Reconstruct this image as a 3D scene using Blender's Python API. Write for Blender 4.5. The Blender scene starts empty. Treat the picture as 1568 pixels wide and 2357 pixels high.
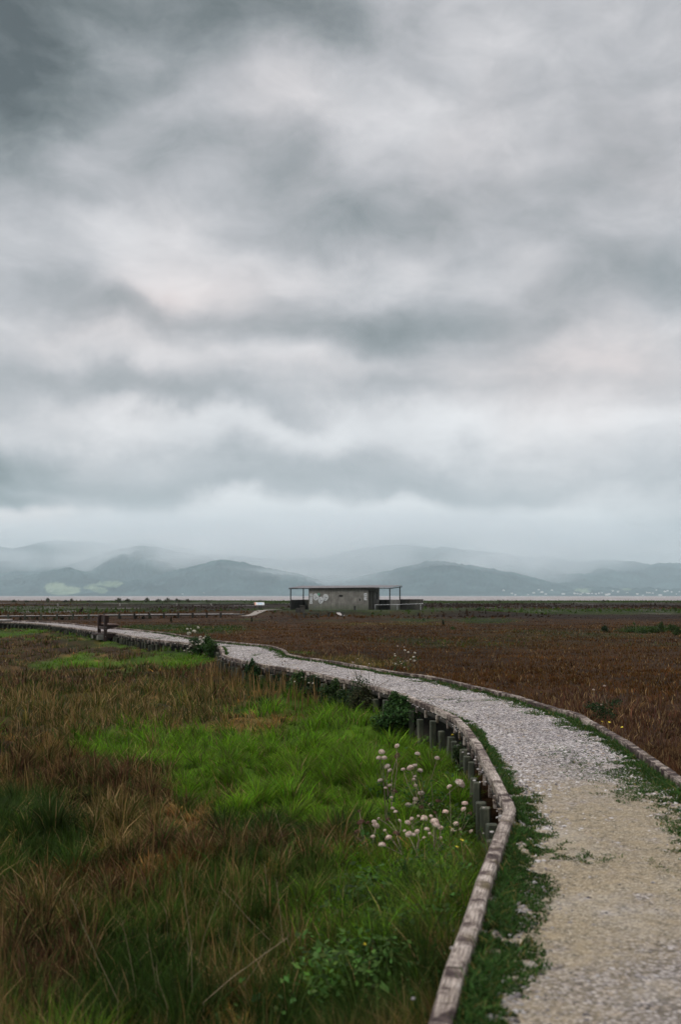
import bpy, math, random
import numpy as np
from mathutils import Vector, Matrix
R = math.radians
random.seed(7)
rng = np.random.default_rng(7)
S = bpy.context.scene
COL = S.collection

# ------------------------------------------------------------------ camera
FPX = 2400.0                       # focal length in units of a 1568 x 2357 frame
EYE = 1.55
PITCH = math.atan(192.5 / FPX)
cam = bpy.data.cameras.new('camera')
cam_o = bpy.data.objects.new('camera', cam); COL.objects.link(cam_o)
cam.sensor_fit = 'VERTICAL'; cam.sensor_height = 36.0; cam.lens = 36.0 * FPX / 2357.0
cam.clip_start = 0.05; cam.clip_end = 60000
cam_o.location = (0, 0, EYE); cam_o.rotation_euler = (math.pi / 2 + PITCH, 0, 0)
cam.dof.use_dof = True; cam.dof.focus_distance = 19.0; cam.dof.aperture_fstop = 2.6
S.camera = cam_o
S.render.resolution_x = 682; S.render.resolution_y = 1024

S.view_settings.view_transform = 'Standard'; S.view_settings.look = 'None'
S.view_settings.exposure = 0.0; S.view_settings.gamma = 1.0
S.view_settings.use_curve_mapping = False
S.cycles.use_denoising = True
S.cycles.max_bounces = 6; S.cycles.diffuse_bounces = 3; S.cycles.transmission_bounces = 3
S.cycles.volume_bounces = 3; S.cycles.transparent_max_bounces = 6
S.cycles.sample_clamp_indirect = 4.0

def ray(u, v):
    a = (u - 784.0) / FPX; b = -(v - 1178.5) / FPX
    c, s = math.cos(PITCH), math.sin(PITCH)
    return Vector((a, c - b * s, s + b * c))
def at_z(u, v, z):
    r = ray(u, v); t = (z - EYE) / r.z
    return Vector((r.x * t, r.y * t, z))
def at_d(u, v, d):
    r = ray(u, v); t = d / r.y
    return Vector((r.x * t, d, EYE + r.z * t))
def proj(x, y, z):
    c, s = math.cos(PITCH), math.sin(PITCH)
    dz = z - EYE
    dep = y * c + dz * s; up = -y * s + dz * c
    dep = np.maximum(dep, 1e-3)
    return 784.0 + FPX * x / dep, 1178.5 - FPX * up / dep

# ------------------------------------------------------------------ node helpers
def newmat(name):
    m = bpy.data.materials.new(name); m.use_nodes = True
    nt = m.node_tree; nt.nodes.clear()
    return m, NT(nt)
class NT:
    def __init__(s, nt): s.nt = nt
    def n(s, t, **kw):
        x = s.nt.nodes.new(t)
        for k, v in kw.items():
            if k.startswith('in_'): x.inputs[int(k[3:]) if k[3:].isdigit() else k[3:].replace('_', ' ')].default_value = v
            else: setattr(x, k, v)
        return x
    def l(s, a, b): s.nt.links.new(a, b)
    def math(s, op, a, b=None, c=None, clamp=False):
        x = s.nt.nodes.new('ShaderNodeMath'); x.operation = op; x.use_clamp = clamp
        for i, q in enumerate((a, b, c)):
            if q is None: continue
            if isinstance(q, (int, float)): x.inputs[i].default_value = q
            else: s.l(q, x.inputs[i])
        return x.outputs[0]
    def vmath(s, op, a, b=None):
        x = s.nt.nodes.new('ShaderNodeVectorMath'); x.operation = op
        for i, q in enumerate((a, b)):
            if q is None: continue
            if isinstance(q, tuple): x.inputs[i].default_value = q
            else: s.l(q, x.inputs[i])
        return x.outputs[0]
    def noise(s, vec, scale, detail=4, rough=.55, dist=0, out='Fac'):
        x = s.n('ShaderNodeTexNoise'); x.inputs['Scale'].default_value = scale
        x.inputs['Detail'].default_value = detail; x.inputs['Roughness'].default_value = rough
        x.inputs['Distortion'].default_value = dist
        if vec is not None: s.l(vec, x.inputs['Vector'])
        return x.outputs[out]
    def mapping(s, vec, loc=(0,0,0), rot=(0,0,0), sc=(1,1,1), kind='POINT'):
        x = s.n('ShaderNodeMapping'); x.vector_type = kind
        x.inputs['Location'].default_value = loc; x.inputs['Rotation'].default_value = rot; x.inputs['Scale'].default_value = sc
        s.l(vec, x.inputs['Vector']); return x.outputs[0]
    def ramp(s, fac, stops, interp='LINEAR'):
        x = s.n('ShaderNodeValToRGB'); x.color_ramp.interpolation = interp
        e = x.color_ramp.elements
        while len(e) < len(stops): e.new(0.5)
        for i, (p, c) in enumerate(stops):
            e[i].position = p; e[i].color = (c if isinstance(c, tuple) else (c, c, c)) + ((1,) if not isinstance(c, tuple) or len(c) == 3 else ())
        s.l(fac, x.inputs[0]); return x.outputs[0]
    def mix(s, f, a, b, blend='MIX'):
        x = s.n('ShaderNodeMix'); x.data_type = 'RGBA'; x.blend_type = blend
        for k, q in ((0, f), (6, a), (7, b)):
            if isinstance(q, (int, float)): x.inputs[k].default_value = q
            elif isinstance(q, tuple): x.inputs[k].default_value = q + ((1,) if len(q) == 3 else ())
            else: s.l(q, x.inputs[k])
        return x.outputs[2]

# ------------------------------------------------------------------ world: overcast sky
SUN_EL, SUN_AZ = R(48), R(-112)     # azimuth measured from +Y (view direction) towards +X
w = bpy.data.worlds.new('World'); S.world = w; w.use_nodes = True
w.node_tree.nodes.clear(); W = NT(w.node_tree)
tc = W.n('ShaderNodeTexCoord'); D = tc.outputs['Generated']
sep = W.n('ShaderNodeSeparateXYZ'); W.l(D, sep.inputs[0])
dx, dy, dz = sep.outputs
az = W.math('ARCTAN2', dx, dy); el = W.math('ARCSINE', dz)
cmb = W.n('ShaderNodeCombineXYZ'); W.l(az, cmb.inputs[0]); W.l(el, cmb.inputs[1])
# cloud deck seen in perspective: p = (x, y) / (z + c)
den = W.math('ADD', W.math('MAXIMUM', dz, 0.0), 0.16)
cx, cy = W.math('DIVIDE', dx, den), W.math('DIVIDE', dy, den)
cp = W.n('ShaderNodeCombineXYZ'); W.l(cx, cp.inputs[0]); W.l(cy, cp.inputs[1])
P = cp.outputs[0]
warp = W.vmath('ADD', W.vmath('MULTIPLY', W.vmath('SUBTRACT', W.noise(cmb.outputs[0], 5.0, 2, .5, 0, 'Color'), (.5, .5, .5)), (.15, .11, 0)),
               W.vmath('MULTIPLY', W.vmath('SUBTRACT', W.noise(W.mapping(cmb.outputs[0], (4, 7, 0)), 15, 4, .55, 0, 'Color'), (.5, .5, .5)), (.075, .05, 0)))
wp = W.vmath('MULTIPLY', W.vmath('ADD', cmb.outputs[0], warp), (1, 1, 0))
acc = None
def ae(u, v): return math.atan((u - 784) / FPX), math.atan((1371 - v) / FPX)
# soft masses of darker and lighter cloud: u, v, ru, rv, tilt, amount
BLOBS = [(-90, 0, 640, 460, -22, -.60), (20, 250, 260, 220, -25, -.22), (640, -40, 360, 200, 12, -.56), (330, 20, 340, 170, -10, -.14), (600, 150, 330, 130, 10, .22),
         (960, 250, 460, 130, 10, .16), (1150, 60, 420, 200, 0, .02), (1450, 120, 340, 240, 0, -.10), (1480, 330, 260, 160, 0, -.12), (180, 480, 420, 110, 5, .12), (190, 350, 260, 70, -30, .22), (60, 430, 200, 70, 0, -.18), (620, 400, 560, 130, 8, -.20), (880, 490, 560, 90, 0, -.20), (1180, 420, 460, 130, -5, -.14),
         (1400, 560, 420, 150, 10, -.10), (480, 590, 520, 80, 3, .18), (350, 670, 300, 80, 10, .30), (900, 620, 420, 70, 0, .06), (190, 745, 330, 60, 5, -.30), (760, 745, 500, 95, 4, -.20), (1150, 730, 500, 100, -4, -.20), (1500, 640, 260, 90, 0, -.16),
         (1420, 800, 420, 75, 0, .18), (1350, 880, 460, 80, 5, .22), (560, 840, 620, 60, 3, .26), (100, 830, 360, 60, 0, .10), (330, 925, 520, 46, 6, -.34), (900, 900, 380, 50, 3, -.12), (1000, 985, 660, 70, 0, .56),
         (300, 1000, 480, 55, 0, .50), (1450, 1010, 420, 80, 0, .30), (0, 1090, 170, 80, 5, -.62), (10, 1158, 180, 32, 0, -.62), (330, 1110, 460, 50, 3, -.18), (900, 1095, 420, 40, 3, -.16), (1250, 1080, 460, 50, 0, .12),
         (500, 1195, 900, 65, 0, .72), (100, 1210, 400, 55, 0, .45), (1100, 1185, 700, 60, 0, .55), (1350, 1240, 700, 70, 0, -.10)]
for (u, v, ru, rv, t, a) in BLOBS:
    A, E = ae(u, v)
    mp = W.mapping(wp, (A, E, 0), (0, 0, R(-t)), (ru / FPX * 1.25, rv / FPX * 1.25, 1), 'TEXTURE')
    g = W.n('ShaderNodeTexGradient'); g.gradient_type = 'SPHERICAL'; W.l(mp, g.inputs[0])
    mr = W.n('ShaderNodeMapRange'); mr.interpolation_type = 'SMOOTHSTEP'; W.l(g.outputs['Fac'], mr.inputs[0])
    mr.inputs[3].default_value = 0; mr.inputs[4].default_value = a
    acc = mr.outputs[0] if acc is None else W.math('ADD', acc, mr.outputs[0])
n1 = W.noise(W.mapping(P, (3.1, 1.7, 0), (0, 0, R(12)), (.8, 1.25, 1)), 1.15, 7, .52, .35)
n2 = W.noise(W.mapping(cmb.outputs[0], (1.3, .2, 0), (0, 0, R(-10)), (4.2, 8, 1)), 2.4, 9, .56, .5)
val = W.math('ADD', W.math('MULTIPLY', acc, .68), .548)
val = W.math('MULTIPLY_ADD', W.math('SUBTRACT', n1, .5), .34, val)
val = W.math('MULTIPLY_ADD', W.math('SUBTRACT', n2, .5), .46, val)
n3 = W.noise(W.mapping(wp, (7.3, 4.2, 0), (0, 0, R(-8)), (9, 19, 1)), 2.3, 9, .62, .6)
val = W.math('MULTIPLY_ADD', W.math('SUBTRACT', n3, .5), .17, val)
vo = W.n('ShaderNodeTexVoronoi'); vo.feature = 'SMOOTH_F1'; vo.inputs['Scale'].default_value = 1.0; vo.inputs['Smoothness'].default_value = .55
W.l(W.mapping(wp, (2.3, 1.1, 0), (0, 0, R(-8)), (9, 24, 1)), vo.inputs['Vector'])
val = W.math('MULTIPLY_ADD', W.math('SUBTRACT', .42, vo.outputs['Distance']), .16, val)
cc = W.ramp(val, [(0.0, (.05, .062, .064)), (.12, (.135, .155, .158)), (.25, (.25, .268, .28)), (.5, (.49, .487, .508)), (.72, (.72, .70, .715)), (1.0, (.95, .93, .94))])
warmn = W.noise(W.mapping(cmb.outputs[0], (5, 2, 0)), 4.5, 2)
wacc = W.ramp(warmn, [(.45, 0.0), (.7, .35)])
for (u, v, ru, rv, a) in [(1380, 880, 420, 130, .9), (1450, 350, 300, 200, .35), (360, 690, 260, 110, .8), (650, 720, 400, 160, .3), (100, 1205, 330, 50, .9), (700, 870, 500, 80, .35), (150, 800, 300, 100, .4)]:
    A, E = ae(u, v); g = W.n('ShaderNodeTexGradient'); g.gradient_type = 'QUADRATIC_SPHERE'
    W.l(W.mapping(wp, (A, E, 0), (0, 0, 0), (ru / FPX * 1.5, rv / FPX * 1.5, 1), 'TEXTURE'), g.inputs[0]); wacc = W.math('MULTIPLY_ADD', g.outputs['Fac'], a, wacc, clamp=True)
cc = W.mix(wacc, cc, W.mix(1.0, cc, (1.07, .97, .93), 'MULTIPLY'))
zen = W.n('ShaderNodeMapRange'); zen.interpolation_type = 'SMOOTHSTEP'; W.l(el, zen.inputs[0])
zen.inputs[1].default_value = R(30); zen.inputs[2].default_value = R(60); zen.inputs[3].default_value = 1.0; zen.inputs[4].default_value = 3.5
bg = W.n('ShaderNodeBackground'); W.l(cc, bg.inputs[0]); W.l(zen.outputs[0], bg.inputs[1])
sky = W.n('ShaderNodeTexSky'); sky.sky_type = 'NISHITA'; sky.sun_disc = False
sky.sun_elevation = SUN_EL; sky.sun_rotation = SUN_AZ
bg2 = W.n('ShaderNodeBackground'); W.l(sky.outputs[0], bg2.inputs[0]); bg2.inputs[1].default_value = 0.08
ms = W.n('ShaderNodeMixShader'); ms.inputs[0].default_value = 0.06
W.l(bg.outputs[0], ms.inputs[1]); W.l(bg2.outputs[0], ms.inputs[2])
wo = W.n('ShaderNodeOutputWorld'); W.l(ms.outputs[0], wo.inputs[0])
w.cycles.sampling_method = 'MANUAL'; w.cycles.sample_map_resolution = 512

sd = bpy.data.lights.new('sun', 'SUN'); sd.energy = 1.5; sd.angle = R(14); sd.color = (1, .965, .92)
so = bpy.data.objects.new('sun', sd); COL.objects.link(so)
sdir = Vector((math.sin(SUN_AZ) * math.cos(SUN_EL), math.cos(SUN_AZ) * math.cos(SUN_EL), math.sin(SUN_EL)))
so.rotation_euler = sdir.to_track_quat('Z', 'Y').to_euler(); so.location = (0, 0, 30)

# ------------------------------------------------------------------ object helpers
def tag(o, label=None, cat=None, group=None, kind=None):
    if label: o['label'] = label
    if cat: o['category'] = cat
    if group: o['group'] = group
    if kind: o['kind'] = kind
    return o
def empty(name, loc, rz=0, **kw):
    o = bpy.data.objects.new(name, None); o.empty_display_size = .2; COL.objects.link(o)
    o.location = loc; o.rotation_euler = (0, 0, rz); return tag(o, **kw)
class MB:
    def __init__(s): s.v = []; s.f = []
    def add(s, vs, fs):
        b = len(s.v); s.v += [tuple(q) for q in vs]; s.f += [tuple(b + i for i in f) for f in fs]
    def box(s, c, d, M=None, bev=0):
        hx, hy, hz = d[0] / 2, d[1] / 2, d[2] / 2
        if bev <= 0:
            vs = [Vector((x * hx, y * hy, z * hz)) for x in (-1, 1) for y in (-1, 1) for z in (-1, 1)]
            fs = [(0, 1, 3, 2), (4, 6, 7, 5), (0, 4, 5, 1), (2, 3, 7, 6), (0, 2, 6, 4), (1, 5, 7, 3)]
        else:
            bm = bmesh.new(); bmesh.ops.create_cube(bm, size=1, matrix=Matrix.Diagonal((d[0], d[1], d[2], 1)))
            bmesh.ops.bevel(bm, geom=bm.edges[:], offset=bev, segments=1, affect='EDGES')
            bm.verts.index_update()
            vs = [q.co.copy() for q in bm.verts]; fs = [tuple(q.index for q in f.verts) for f in bm.faces]; bm.free()
        c = Vector(c)
        s.add([((M @ q) if M is not None else q) + c for q in vs], fs)
    def tube(s, pts, rad, n=5, cap=True):
        pts = [Vector(p) for p in pts]
        if not hasattr(rad, '__len__'): rad = [rad] * len(pts)
        b = len(s.v); up = Vector((.13, .2, 1)).normalized()
        for i, p in enumerate(pts):
            t = (pts[min(i + 1, len(pts) - 1)] - pts[max(i - 1, 0)]).normalized()
            a = t.cross(up)
            if a.length < .05: a = t.cross(Vector((1, 0, 0)))
            a.normalize(); c = t.cross(a)
            for k in range(n):
                q = 2 * math.pi * k / n
                s.v.append(tuple(p + (a * math.cos(q) + c * math.sin(q)) * rad[i]))
        for i in range(len(pts) - 1):
            for k in range(n):
                k2 = (k + 1) % n
                s.f.append((b + i * n + k, b + i * n + k2, b + (i + 1) * n + k2, b + (i + 1) * n + k))
        if cap:
            s.f.append(tuple(b + k for k in range(n))[::-1]); s.f.append(tuple(b + (len(pts) - 1) * n + k for k in range(n)))
    def build(s, name, mat, parent=None, smooth=False):
        me = bpy.data.meshes.new(name); me.from_pydata(s.v, [], s.f); me.materials.append(mat)
        if smooth: me.polygons.foreach_set('use_smooth', [True] * len(me.polygons))
        me.update()
        o = bpy.data.objects.new(name, me); COL.objects.link(o)
        if parent is not None: o.parent = parent
        return o
import bmesh
def copy_tree(o, parent=None):
    c = o.copy(); COL.objects.link(c); c.parent = parent
    for ch in o.children: copy_tree(ch, c)
    return c

def np_mesh(name, verts, faces_list, mat, cols=None, smooth=False):
    """faces_list: list of (k-gon index arrays)"""
    me = bpy.data.meshes.new(name)
    verts = np.asarray(verts, np.float32)
    loops = np.concatenate([f.reshape(-1) for f in faces_list]).astype(np.int32)
    tot = np.concatenate([np.full(len(f), f.shape[1], np.int32) for f in faces_list])
    start = np.concatenate(([0], np.cumsum(tot)[:-1])).astype(np.int32)
    me.vertices.add(len(verts)); me.vertices.foreach_set('co', verts.reshape(-1))
    me.loops.add(len(loops)); me.loops.foreach_set('vertex_index', loops)
    me.polygons.add(len(tot)); me.polygons.foreach_set('loop_start', start)
    if smooth: me.polygons.foreach_set('use_smooth', np.ones(len(tot), bool))
    if cols is not None:
        at = me.attributes.new('col', 'FLOAT_COLOR', 'POINT')
        c4 = np.ones((len(verts), 4), np.float32); c4[:, :3] = cols
        at.data.foreach_set('color', c4.reshape(-1))
    me.materials.append(mat); me.update(calc_edges=True)
    o = bpy.data.objects.new(name, me); COL.objects.link(o); return o

# ------------------------------------------------------------------ numpy noise
def _h(ix, iy, s):
    n = (ix.astype(np.int64) * 374761393 + iy.astype(np.int64) * 668265263 + s * 974711) & 0x7fffffff
    n = ((n ^ (n >> 13)) * 1274126177) & 0x7fffffff
    return ((n ^ (n >> 16)) & 0xffff) / 65535.0
def vnoise(x, y, s=0):
    x = np.asarray(x, float); y = np.asarray(y, float)
    ix, iy = np.floor(x), np.floor(y); fx, fy = x - ix, y - iy
    fx = fx * fx * (3 - 2 * fx); fy = fy * fy * (3 - 2 * fy)
    a = _h(ix, iy, s); b = _h(ix + 1, iy, s); c = _h(ix, iy + 1, s); d = _h(ix + 1, iy + 1, s)
    return (a * (1 - fx) + b * fx) * (1 - fy) + (c * (1 - fx) + d * fx) * fy
def fbm(x, y, s=0, o=4, g=.5):
    t = 0; a = 1; n = 0; x = np.asarray(x, float); y = np.asarray(y, float)
    for i in range(o):
        t = t + a * vnoise(x, y, s + i * 17); n += a; a *= g; x = x * 2.03 + 5.2; y = y * 2.03 + 1.3
    return t / n
def sstep(a, b, x):
    t = np.clip((x - a) / (b - a), 0, 1); return t * t * (3 - 2 * t)

# ------------------------------------------------------------------ path plan (left and right edge beams, world coordinates)
RT = 0.075                                                      # top of the edge beams; the gravel lies at z = 0
LPX = [(1012,2352),(1046,2227),(1086,2117),(1115,2020),(1137,1963),(1154,1915),(1176,1856),(1146,1798),(1123,1755),(1098,1707),(1074,1673),(1050,1649),
       (1012,1632),(978,1618),(935,1599),(878,1582),(791,1562),(727,1548),(631,1533),(573,1524),(535,1514),(513,1506),(514,1497),(508,1487),(492,1483),
       (432,1479),(360,1472),(304,1463),(272,1457),(202,1449),(165,1444),(125,1439),(80,1434),(16,1431),(-80,1429)]
RPX = [(1564,1788),(1530,1764),(1482,1731),(1439,1702),(1391,1676),(1353,1656),(1338,1645),(1295,1633),(1237,1616),(1190,1601),(1132,1587),(1084,1577),
       (1031,1564),(983,1555),(911,1546),(833,1533),(759,1520),(695,1511),(663,1505),(653,1495),(631,1488),(612,1484),(551,1479),(497,1474),
       (424,1463),(384,1456),(328,1450),(276,1445),(221,1441),(173,1435),(133,1432),(80,1429),(0,1427),(-100,1426)]
LW = [Vector((-1.2, -3.2, RT)), Vector((-.46, 0, RT))] + [at_z(u, v, RT) for u, v in LPX]
RW = [Vector((.35, -3.4, RT)), Vector((1.1, 0, RT)), Vector((1.92, 3.5, RT)), Vector((2.62, 6.9, RT))] + [at_z(u, v, RT) for u, v in RPX]
def mono(pts):
    o = [pts[0]]
    for p in pts[1:]:
        if p.y > o[-1].y + .02: o.append(p)
    return o
LWm, RWm = mono(LW), mono(RW)
LY = np.array([p.y for p in LWm]); LX = np.array([p.x for p in LWm])
RY = np.array([p.y for p in RWm]); RX = np.array([p.x for p in RWm])
def xL(y): return np.interp(y, LY, LX)
def xR(y): return np.interp(y, RY, RX)

HUT = at_z(815, 1404.5, 0.0)
FAR_A, FAR_B = at_z(-60, 1416.5, 0), at_z(563, 1411.5, 0)
def pxmass(x, y, u0, v0, ru, rv, z=-.45):
    u, v = proj(x, y, z); return np.exp(-(((u - u0) / ru) ** 2 + ((v - v0) / rv) ** 2))
def side(x, y):
    """+1 on the low left marsh, 0 elsewhere (smooth)"""
    return sstep(-.06, .14, xL(y) - x) * (1 - sstep(55, 62, y))
MOUNDS = [(300,1690,110,38,.13),(520,1760,80,30,.12),(760,1700,160,45,.05),(650,1745,90,16,.10),(680,1830,90,20,.10),(420,1790,160,30,.05),(120,1740,140,40,.14),
          (60,1620,120,30,.10),(560,1600,120,22,.10),(420,1955,200,40,.10),(650,2020,220,60,.14),(180,2130,220,80,.12),(330,1890,180,30,.05),(600,1650,90,14,.08)]
def ground_z(x, y):
    x = np.asarray(x, float); y = np.asarray(y, float)
    s = side(x, y)
    t = fbm(x * .9, y * .9, 3, 4)
    zl = -.62 + (t - .5) * .34 + (fbm(x * 3, y * 3, 9, 2) - .5) * .09
    for (u0, v0, ru, rv, a) in MOUNDS: zl = zl + a * pxmass(x, y, u0, v0, ru, rv)
    zl = zl + (.24 + .06 * sstep(7.4, 6.0, y) + .0 * sstep(13, 20, y) + .16 * sstep(24, 34, y)) * np.exp(-np.maximum(xL(y) - x, 0) / (.6 + y * .06))
    zr = -.40 + (fbm(x * .35, y * .35, 5, 4) - .5) * .16
    fa = sstep(150, 300, y); zr = zr * (1 - fa) + (-.30 + (fbm(x * .05, y * .03, 8, 3) - .5) * .2) * fa
    z = zl * s + zr * (1 - s)
    inpath = (x > xL(y) - .02) & (x < xR(y) + .02) & (y < 64)
    z = np.where(inpath, -.60, z)
    r = np.hypot((x - HUT.x) / 15, (y - HUT.y) / 8)
    z = z * sstep(.75, 1.5, r) + (-.02) * (1 - sstep(.75, 1.5, r))
    rs = np.hypot(x, y); z = np.where(rs > 396, z - (rs - 396) * .08, z)
    return z

# ------------------------------------------------------------------ vegetation zones, as laid out on the marsh floor
# 0 red-brown saltmarsh 1 bright green 2 dark green 3 pinkish brown dry 4 golden 5 olive 6 dark brown 7 tan/green mix
SPC = np.array([(.088,.045,.015),(.098,.220,.012),(.030,.060,.011),(.084,.047,.027),(.31,.19,.062),(.046,.082,.014),(.036,.021,.012),(.112,.096,.028)])
SPH = np.array([.20,.22,.26,.30,.24,.24,.22,.34])
ZL = [ # left marsh
 (230,1450,210,15,1,2.2),(90,1447,120,9,1,2.0),(350,1480,120,15,1,1.7),(60,1480,110,22,3,1.0),(260,1512,260,14,3,1.2),(150,1532,60,10,1,.8),(110,1565,130,30,3,.8),(30,1600,90,110,3,.8),
 (185,1520,80,12,1,1.8),(390,1520,90,13,1,1.8),(480,1505,90,22,1,1.7),(470,1540,90,14,3,1.1),(350,1560,200,14,3,.6),(500,1575,90,12,3,.9),(280,1600,220,30,7,1.0),(150,1630,160,40,7,.7),(480,1620,80,22,7,.8),
 (590,1560,60,26,2,.9),(700,1590,110,14,2,1.0),(800,1600,90,18,2,1.0),(620,1600,120,26,5,.9),(560,1642,90,13,4,3.2),(670,1636,60,9,4,2.6),(790,1672,40,8,4,1.4),(350,1600,80,10,4,.9),(480,1835,110,12,4,1.4),(640,1790,40,8,4,1.0),(760,1640,210,55,1,2.1),(600,1700,330,52,1,2.0),(300,1682,95,32,1,1.45),(850,1700,130,60,1,1.3),
 (480,1765,70,32,1,1.6),(540,1745,90,34,1,1.5),(300,1730,120,24,1,.9),(640,1744,90,8,6,1.3),(700,1765,240,34,1,1.4),(780,1800,170,40,1,.85),(980,1700,90,60,1,.9),(1000,1790,110,50,1,.9),(930,1670,70,45,2,1.2),(1050,1900,60,90,2,.6),(860,1790,300,80,1,1.8),(760,1900,160,60,1,.7),(700,2180,160,70,1,.8),(560,2100,140,50,5,.8),
 (110,1740,130,45,3,1.1),(30,1690,70,25,6,1.4),(330,1750,90,40,3,1.0),(390,1800,150,30,3,1.0),(260,1850,160,30,7,.6),(430,1830,120,16,4,1.0),(520,1800,60,12,4,.9),(690,1820,50,14,3,1.3),(620,1850,220,30,2,1.0),(800,1880,200,60,2,1.2),
 (90,1880,170,60,2,1.1),(60,1950,180,40,2,.9),(470,1945,230,36,3,.9),(430,1960,220,40,0,.9),(200,2050,260,50,0,.8),(60,1700,120,60,0,.5),(120,1500,160,20,0,.5),(660,1930,130,24,3,.9),(280,2000,200,30,0,1.2),(200,2060,240,40,3,.8),(60,2150,150,140,3,.8),(330,2100,200,40,5,.7),(60,2330,160,80,6,.9),
 (680,2020,160,40,5,1.2),(600,2080,160,70,5,.9),(850,2100,170,120,2,.9),(900,2250,160,140,2,.8),(800,2060,200,90,1,.9),(880,2240,200,120,1,1.0),(640,2090,110,50,1,.7),(930,1950,160,80,1,.7),(560,2230,110,50,7,.6),(480,2310,180,70,4,.7),(330,2230,160,110,2,.9),(250,2330,180,60,2,.9),(750,2330,140,80,2,1.2),(700,2180,150,60,5,.8)]
ZR = [ # right and far marsh
 (1300,1408,420,6,5,1.6),(820,1408,200,7,5,2.2),(830,1406,120,4,1,1.0),(640,1404,90,5,5,1.2),(1250,1418,260,3.5,6,1.8),(1450,1420,200,4,6,2.0),(1100,1427,60,5,5,1.0),(1160,1430,60,4,5,.8),(960,1428,60,5,5,1.0),(580,1427,50,4,1,.9),
 (1500,1450,90,10,2,1.0),(900,1437,160,5,7,.7),(1160,1445,200,8,4,.3),(420,1446,150,8,5,1.3),(330,1442,60,5,2,.9),(460,1440,40,10,3,.8),(620,1425,80,10,3,.8),(300,1425,200,4,3,.8),
 (150,1403,300,8,5,1.1),(450,1386,240,5,5,1.2),(450,1400,350,7,6,.9),(1200,1394,600,5,6,1.3),(1000,1388,700,3,5,.9),(1350,1384,400,3,5,.9),(700,1500,70,6,1,.8),(1000,1480,300,10,3,.25),(800,1520,60,10,7,.9),(860,1535,120,12,7,.7),(760,1500,60,7,3,1.1),
 (1500,1700,70,50,3,1.1),(1560,1650,110,50,3,.8),(1420,1650,90,50,3,.6),(1330,1610,120,25,3,.5),(1150,1570,120,12,3,.4),(1560,1790,120,60,3,1.2)]
def zones(x, y):
    x = np.asarray(x, float); y = np.asarray(y, float)
    u, v = proj(x, y, np.full_like(x, -.40))
    s = side(x, y) > .5
    sc = np.clip((v - 1371) / 300, .02, 1)
    u = u + (fbm(x * .6, y * .5, 21, 4) - .5) * 150 * sc ** .5
    v = v + (fbm(x * .7, y * .3, 33, 4) - .5) * 110 * sc * (.3 + .7 * sstep(1425, 1470, v))
    W8 = np.zeros((8,) + x.shape)
    nq = fbm(x * 1.9, y * 1.3, 57, 5); W8[5] += np.where(s, .40, 0); W8[7] += np.where(s, .30 + .9 * np.clip(nq - .52, 0, 1), 0); W8[3] += np.where(s, .16 + 1.2 * np.clip(.45 - nq, 0, 1), 0); W8[1] += np.where(s, 3.2 * np.clip(fbm(x * 1.5 + 7, y * 1.1, 58, 5) - .51, 0, 1), 0); W8[4] += np.where(s, 9 * np.clip(fbm(x * 2.2 + 3, y * 1.6, 59, 4) - .60, 0, 1), 0); W8[7] += np.where(s, 8 * np.clip(fbm(x * 1.7 + 13, y * 1.2, 69, 4) - .585, 0, 1), 0); W8[6] += np.where(s, 7 * np.clip(fbm(x * 1.8 + 23, y * 1.4, 79, 4) - .62, 0, 1), 0); W8[5] += np.where(s, 2.0 * np.clip(fbm(x * 2.0 + 1, y * 1.5, 60, 4) - .52, 0, 1), 0); W8[2] += np.where(s, .1 + .12 * sstep(9, 5, y), 0)
    st = fbm(x * .12, y * .16, 41, 5)
    W8[0] += np.where(s, 0, .50); W8[6] += np.where(s, 0, .1 + 1.5 * np.clip(st - .50, 0, 1)); W8[3] += np.where(s, 0, .12 + 1.3 * np.clip(.42 - st, 0, 1))
    W8[5] += np.where(s, 0, .06 + 1.6 * np.clip(fbm(x * .08 + 4, y * .07, 51, 4) - .56, 0, 1)); W8[7] += np.where(s, 0, .03)
    for (Z, m) in ((ZL, s), (ZR, ~s)):
        for (u0, v0, ru, rv, k, a) in Z:
            W8[k] += np.where(m, a * np.exp(-(((u - u0) / ru) ** 2 + ((v - v0) / rv) ** 2)), 0)
    return W8

# ------------------------------------------------------------------ materials
def leaf_mat(name, trans=.35, rough=.6, spec=.10):
    m, N = newmat(name)
    a = N.n('ShaderNodeAttribute', attribute_name='col')
    g = N.n('ShaderNodeNewGeometry')
    nz = N.noise(g.outputs['Position'], 1.3, 3)
    c = N.mix(1.0, a.outputs['Color'], N.ramp(nz, [(.3, (.72, .72, .72)), (.7, (1.25, 1.2, 1.2))]), 'MULTIPLY')
    p = N.n('ShaderNodeBsdfPrincipled'); N.l(c, p.inputs['Base Color']); p.inputs['Roughness'].default_value = rough
    p.inputs['Specular IOR Level'].default_value = spec
    t = N.n('ShaderNodeBsdfTranslucent'); N.l(c, t.inputs[0])
    mx = N.n('ShaderNodeMixShader'); mx.inputs[0].default_value = trans
    N.l(p.outputs[0], mx.inputs[1]); N.l(t.outputs[0], mx.inputs[2])
    o = N.n('ShaderNodeOutputMaterial'); N.l(mx.outputs[0], o.inputs[0]); return m
M_LEAF = leaf_mat('grass_blades'); M_DRY = leaf_mat('dry_blades', .2, .85, .03)

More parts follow.
